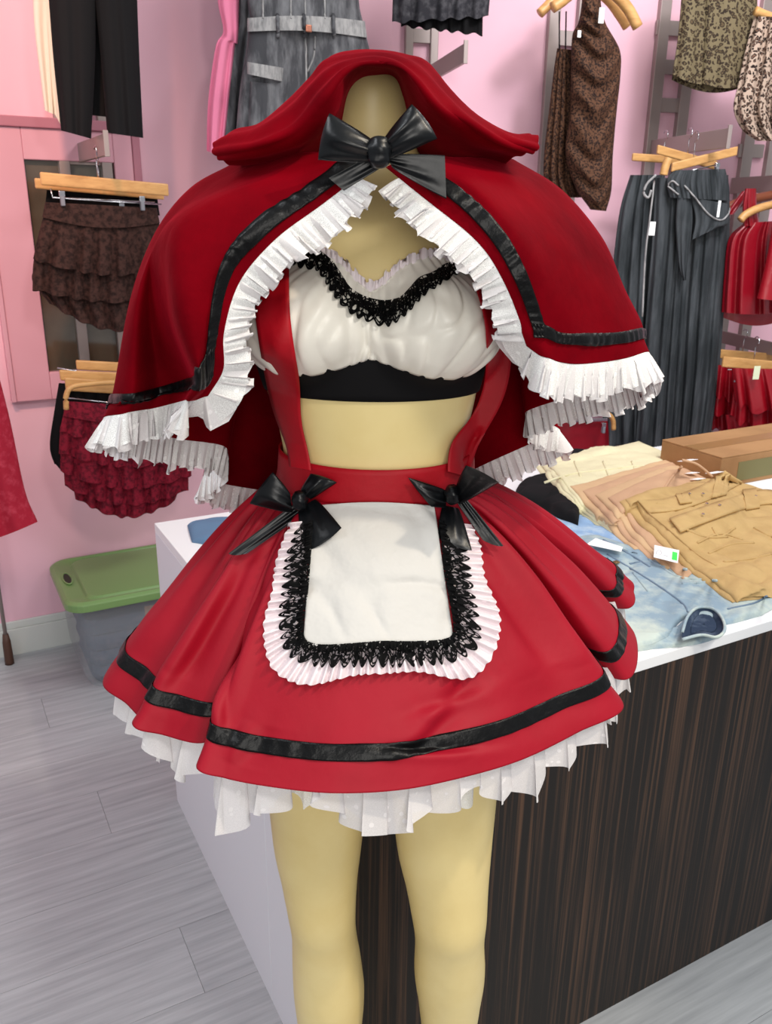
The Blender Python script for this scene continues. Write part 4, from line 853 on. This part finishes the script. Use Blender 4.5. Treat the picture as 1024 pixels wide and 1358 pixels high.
# ------------------------------------------------------------------ folded garments on the table
PILE = []
def ground(x, y):
    z = TH
    for t in PILE:
        h_ = t.ray_cast(Vector((x, y, TH+.4)), Vector((0, 0, -1)), .4)
        if h_[0] is not None and h_[0].z > z: z = h_[0].z
    return z
def patch(name, back_, front_, zg, h, mat, parent, n=70, m=50, wr=.004, seed=1, wk=6., ep=8, label=None):
    """one folded layer of cloth, settling on whatever already lies under it"""
    A = spl(np.array(back_, float), n); B = spl(np.array(front_, float), n); XY = np.zeros((n, m, 2)); Gd = np.zeros((n, m)); E_ = np.zeros((n, m))
    for i in range(n):
        for k in range(m):
            u, v = i/(n-1), k/(m-1); p = A[i]+(B[i]-A[i])*v; E_[i, k] = max(0, (1-abs(2*u-1)**ep)*(1-abs(2*v-1)**ep))**.5
            q = atz(p[0], p[1], zg+h); g_ = ground(q[0], q[1]); q = atz(p[0], p[1], .5*(zg+g_)+h); XY[i, k] = q[:2]; Gd[i, k] = ground(q[0], q[1])
    sm = Gd.copy()
    for _ in range(10):
        pd = np.pad(sm, 1, 'edge'); sm = (pd[:-2, 1:-1]+pd[2:, 1:-1]+pd[1:-1, :-2]+pd[1:-1, 2:]+sm)/5; sm = np.maximum(sm, Gd)
    nz = noise2(XY[..., 0]*wk*9, XY[..., 1]*wk*9, seed, 9, .6, 2.2); nz2 = np.abs(noise2(XY[..., 0]*wk*5+3, XY[..., 1]*wk*5, seed+50, 7, .6, 2.))
    Zt = sm+.0008+np.maximum(.0006, (h+wr*nz-wr*1.4*np.exp(-nz2*9)))*E_
    P = np.concatenate([XY, Zt[..., None]], -1); lo = np.concatenate([XY, Gd[..., None]+.0003], -1)
    P = np.concatenate([lo[:, :1], P, lo[:, -1:]], 1); PILE.append(bvh(P)); ob = gmesh(name, P, mat, parent, label=label); return ob, P
def tthing(name, label, cat, px, py, z=TH, group=None): return root(name, label, cat, atz(px, py, z), group)
# light denim
o = tthing('denim_shorts', 'sky blue denim shorts waistband showing under the light denim pair', 'shorts', 800, 700, group='folded shorts on the table')
patch('shorts_layer', [(730, 676), (760, 676), (800, 690), (862, 722)], [(720, 700), (760, 720), (800, 730), (850, 740)], TH, .012, m_lden2, o, seed=41)
o = tthing('denim_shorts', 'light washed blue denim shorts lying flat near the table edge', 'shorts', 870, 780, group='folded shorts on the table')
_, q = patch('shorts_front', [(745, 712), (790, 706), (860, 728), (930, 756), (985, 776), (1040, 790)], [(770, 850), (850, 852), (885, 840), (908, 812), (960, 818), (1012, 806)], TH+.006, .014, m_lden, o, n=100, m=80, seed=43, wr=.0045, wk=4.5, ep=10)
dq = [bvh(q)]
_, q2 = patch('leg_underside', [(830, 838), (880, 838), (920, 812), (962, 812)], [(832, 856), (880, 853), (925, 848), (958, 838)], TH+.001, .010, m_lden, o, seed=47, wr=.002)
# leg opening: a rolled cuff tube lying on its side
cc = [(905, 838), (912, 818), (925, 806), (945, 807), (958, 820), (961, 836), (950, 845), (930, 842), (905, 848)]
cu = spl(np.array(cc, float), 40); P = np.zeros((40, 6, 3))
for i in range(40):
    for k in range(6):
        s = k/5; c0 = np.array([934., 828.]); p = cu[i]+(c0-cu[i])*s*.45; P[i, k] = atz(p[0], p[1], TH+.024-.012*s)
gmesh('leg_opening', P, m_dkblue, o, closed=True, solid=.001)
P = np.array([[atz(934+(cu[i][0]-934)*s*.6, 828+(cu[i][1]-828)*s*.6, TH+.016) for s in (1, .5, .05)] for i in range(40)]); gmesh('opening_shade', P, m_dkblue, o, closed=True)  # dark disc in the leg opening, its shade painted as colour
tube('rolled_hem', [atz(a, b, TH+.025) for a, b in cu], .0028, m_lden, o, 8)
for pts in ([(805, 735), (830, 750), (870, 775), (905, 800), (912, 812)], [(772, 745), (790, 752), (806, 740)], [(800, 716), (835, 735), (862, 752)], [(1018, 790), (1000, 800), (965, 808)], [(835, 748), (850, 745)]):
    seam('seam', pts, dq, m_seam, o, .0022, .0000, 24, Y=1.4)
for pts in ([(868, 745), (900, 765), (950, 770)], [(860, 742), (880, 752), (910, 755)], [(840, 760), (860, 785)], [(905, 775), (940, 772)]): seam('whisker', pts, dq, m_lden, o, .003, -.001, 20, Y=1.4)
p = hit(812, 746, dq, .006, 1.4); box('button', p, E1*.012, N1*.012, Z*.004, M('brass button', (150, 120, 84), .35, .8), o, .003)
o = tthing('shorts', 'black folded shorts beside the skirt, left of the ecru ones', 'shorts', 725, 650, group='folded shorts on the table')
_, q = patch('shorts_layer', [(684, 640), (705, 627), (728, 622), (748, 640), (770, 668)], [(684, 652), (700, 655), (722, 662), (745, 676), (768, 684)], TH, .030, m_black2, o, wr=.004, seed=3)
o = tthing('shorts', 'black folded shorts lying at the back behind the ecru ones', 'shorts', 770, 606, group='folded shorts on the table')
patch('shorts_layer', [(725, 602), (755, 594), (790, 592), (812, 590)], [(728, 616), (760, 612), (790, 606), (816, 600)], TH, .022, m_black2, o, seed=5)
o = tthing('shorts', 'ecru drawstring shorts folded in a pile behind the tan ones', 'shorts', 800, 640, group='folded shorts on the table')
for k in range(3):
    _, q = patch('shorts_layer', [(710+9*k, 614-1*k), (738+9*k, 650), (775+8*k, 682), (812+7*k, 704-2*k)], [(848, 581), (893, 605), (890, 650), (880, 690)], TH+.010*k, .011, m_ecru, o, seed=7+k, wr=.003, ep=6)
eq = [bvh(q)]
seam('waist_seam', [(722, 640), (760, 628), (810, 622), (850, 618), (880, 625)], eq, m_ecru, o, .003, .001, Y=1.9)
for x in (762, 800, 838): seam('crease', [(x, 612), (x+8, 632)], eq, m_ecru, o, .003, .001, 10, Y=1.9)
seam('drawstring_loop', [(882, 608), (881, 596), (886, 590), (892, 598), (888, 610)], [], m_ecru, o, .004, Y=2.55)
o = tthing('shorts', 'tan shorts folded in a stack between the ecru and khaki ones', 'shorts', 830, 670, group='folded shorts on the table')
for k in range(4):
    _, q = patch('shorts_layer', [(756+17*k, 645+4*k), (795+18*k, 684+5*k), (842+22*k, 724+9*k)], [(898+4*k, 603+2*k), (960, 640), (990, 700)], TH+.02+.010*k, .010, [m_tan, m_tan2][k % 2], o, seed=17+k, wr=.0025, ep=5)
tq = [bvh(q)]
for pts in ([(905, 610), (925, 616), (945, 632)], [(880, 650), (892, 632), (905, 618)]): seam('fold_edge', pts, tq, m_tan2, o, .0035, .001, Y=2.1)
for (x, y, w_) in ((898, 612, .05), (908, 628, .03), (935, 628, .045), (915, 636, .03)):
    p = hit(x, y, tq, .012, 2.2); box('paper_tag', p, E1*w_, N1*.026+Z*.006, Z*.0008, m_tag, o, 0)
o = tthing('cargo_shorts', 'khaki cargo shorts with flap pockets, topmost at the right of the table', 'shorts', 930, 710, group='folded shorts on the table')
for k in range(2):
    _, q = patch('shorts_layer', [(822+8*k, 662-4*k), (868+8*k, 700-4*k), (925+8*k, 744-3*k), (975+8*k, 778-2*k)], [(962, 616), (1022, 634), (1085, 655), (1120, 760)], TH+.05+.012*k, .014, m_khaki, o, n=90, m=80, seed=27+k, wr=.005, wk=5, ep=6)
kq = [bvh(q)]
def band(name, A, B, trees, mat, parent, off, **k): return strip_px(name, A, B, trees, mat, parent, 60, 6, off, 0, 0, 2.2, **k)
_, b1 = band('waistband', [(846, 664), (885, 661), (930, 644), (962, 624)], [(860, 680), (900, 676), (948, 660), (985, 640)], kq, m_khaki, o, .006, solid=.004)
_, b2 = band('belt', [(888, 688), (925, 675), (965, 662), (1010, 650), (1050, 656)], [(903, 706), (938, 692), (978, 678), (1020, 668), (1055, 672)], kq, m_khaki, o, .010, solid=.005)
kq2 = kq+[bvh(b1), bvh(b2)]
for A_, B_ in (([(950, 632), (968, 630)], [(944, 660), (964, 656)]), ([(985, 650), (1003, 648)], [(990, 676), (1008, 673)]), ([(896, 656), (912, 654)], [(902, 668), (918, 666)])): band('belt_loop', A_, B_, kq2, m_khaki, o, .014, solid=.005)
for pts in ([(905, 700), (935, 712), (965, 712)], [(925, 720), (955, 708), (985, 716)], [(940, 734), (970, 722), (1000, 720)], [(960, 745), (990, 742), (1024, 735)], [(945, 700), (955, 712), (975, 700)], [(860, 680), (885, 700), (925, 735), (950, 750)], [(1000, 700), (1024, 712), (1050, 716)], [(870, 668), (900, 672)]):
    seam('stitched_fold', pts, kq2, m_khaki, o, .0028, .0005, 20, Y=1.7)
for x, y in ((912, 655), (930, 655), (935, 668), (952, 670), (930, 682), (1000, 658)):
    p = hit(x, y, kq2, .012, 1.8); box('rivet', p, E1*.006, N1*.006, Z*.003, m_chrome, o, .001)
tg = tthing('price_tag', 'white price tag with green sticker on the light denim shorts', 'tag', 885, 735)
a = hit(868, 740, dq, .010, 1.5); 
def tagbox(name, parent, pts, z, t, mat):
    V = [atz(x, y, z) for x, y in pts]; V += [v+Z*t for v in V]; return mesh(name, V, [(0, 1, 2, 3), (7, 6, 5, 4), (0, 4, 5, 1), (1, 5, 6, 2), (2, 6, 7, 3), (3, 7, 4, 0)], mat, parent, smooth=False)
zt = TH+.034
tagbox('tag_card', tg, [(867, 739), (899, 747), (901, 730), (868, 723)], zt, .0006, m_tag)
tagbox('sticker', tg, [(891, 742), (898, 743.5), (898.5, 733), (892, 731.5)], zt+.0008, .0003, m_green)
tube('ink_mark', [atz(874+3.5*cos(t), 733+3.2*sin(t), zt+.001) for t in np.linspace(2.6, 7.6, 14)], .0004, m_ink, tg, 5); tube('ink_mark', [atz(880, 736, zt+.001), atz(886, 738, zt+.001)], .0004, m_ink, tg, 5)
lb = tthing('paper_slip', 'blank white paper slip tucked in the denim waistband', 'tag', 800, 722)
tagbox('slip_card', lb, [(778, 722), (824, 732), (826, 726), (790, 714)], TH+.030, .0008, m_tag)
o = tthing('folded_garment', 'blue folded garment on the far left end of the table', 'garment', 262, 700)
patch('garment_layer', [(248, 690), (270, 683), (300, 682), (330, 684)], [(254, 712), (280, 716), (310, 720), (340, 722)], TH, .014, M('slate blue cloth', (96, 124, 154), .85), o, seed=61)

# ------------------------------------------------------------------ storage bin
bs0, bs1, bd0, bd1, bh = .205, .80, .012, .425, .325
bn = root('storage_bin', 'clear plastic storage bin with green lid against the pink wall', 'storage bin', ws(1, .5, .21, 0))
def rrect(s0, s1, d0, d1, r, z, n=6):
    out = []
    for (cs, cdd, a0) in ((s1-r, d1-r, 0), (s0+r, d1-r, 90), (s0+r, d0+r, 180), (s1-r, d0+r, 270)):
        for k in range(n+1): a = radians(a0+90*k/n); out.append(ws(1, cs+r*cos(a), cdd+r*sin(a), z))
    return out
def ringmesh(name, rings, mat, parent, cap0=True, cap1=False, **k):
    n = len(rings[0]); V = [p for r_ in rings for p in r_]; Fc = [(i*n+j, i*n+(j+1) % n, (i+1)*n+(j+1) % n, (i+1)*n+j) for i in range(len(rings)-1) for j in range(n)]
    if cap0: Fc.append(tuple(range(n))[::-1])
    if cap1: Fc.append(tuple((len(rings)-1)*n+j for j in range(n)))
    return mesh(name, V, Fc, mat, parent, smooth=False, **k)
tp = .045
ringmesh('bin_body', [rrect(bs0+tp, bs1-tp, bd0+tp*.7, bd1-tp, .05, .002), rrect(bs0+tp*.6, bs1-tp*.6, bd0+tp*.4, bd1-tp*.6, .05, .05), rrect(bs0+.012, bs1-.012, bd0+.008, bd1-.012, .045, bh-.004)], m_clear, bn, solid=.002)
ringmesh('lid', [rrect(bs0-.004, bs1, bd0, bd1+.004, .06, bh-.022), rrect(bs0-.012, bs1+.008, bd0, bd1+.012, .065, bh-.02), rrect(bs0-.012, bs1+.008, bd0, bd1+.012, .065, bh+.004), rrect(bs0, bs1-.004, bd0+.012, bd1, .055, bh+.012),
     rrect(bs0+.012, bs1-.016, bd0+.022, bd1-.012, .05, bh+.011), rrect(bs0+.055, bs1-.055, bd0+.03, bd1-.022, .045, bh+.002), rrect(bs0+.065, bs1-.065, bd0+.04, bd1-.032, .04, bh+.012)], m_lid, bn, cap0=False, cap1=True, bevel=.003)
hh = [ws(1, bs0+.027+.014*cos(a), (bd0+bd1)/2-.01+.05*sin(a), bh+.0125) for a in np.linspace(0, 2*pi, 24, endpoint=False)]
mesh('handle_hole_shade', hh, [tuple(range(24))], M('painted hole shade', (60, 56, 50), .8), bn, smooth=False); tube('handle_rim', hh+hh[:1], .003, m_lid, bn, 6)  # flat dark disc on the lid paints the shade in the handle hole
o = root('folded_clothes', 'dark blue clothes packed inside the clear storage bin', 'clothes', ws(1, .5, .2, .01))
for k in range(4):
    r0_ = [p+Z*.004*sin(i*1.7+k) for i, p in enumerate(rrect(bs0+.06-.005*k, bs1-.06+.005*k, bd0+.05, bd1-.06+.004*k, .04, .012+.06*k))]
    r1_ = [p+Z*.006*sin(i*1.3+k) for i, p in enumerate(rrect(bs0+.052-.005*k, bs1-.055, bd0+.05, bd1-.052+.004*k, .05, .04+.06*k))]
    r2_ = [p+Z*.004*sin(i*1.1+k) for i, p in enumerate(rrect(bs0+.06-.005*k, bs1-.06, bd0+.05, bd1-.06+.004*k, .04, .066+.06*k))]
    ringmesh('clothes_layer', [r0_, r1_, r2_], m_bluecl, o, True, True, bevel=.004)
o = tag(box('cardboard_insert', ws(1, .44, bd1-.04, .19), E1*.16, N1*.004, Z*.075, m_card, None, .001), 'tan cardboard piece seen through the side of the storage bin', 'cardboard')
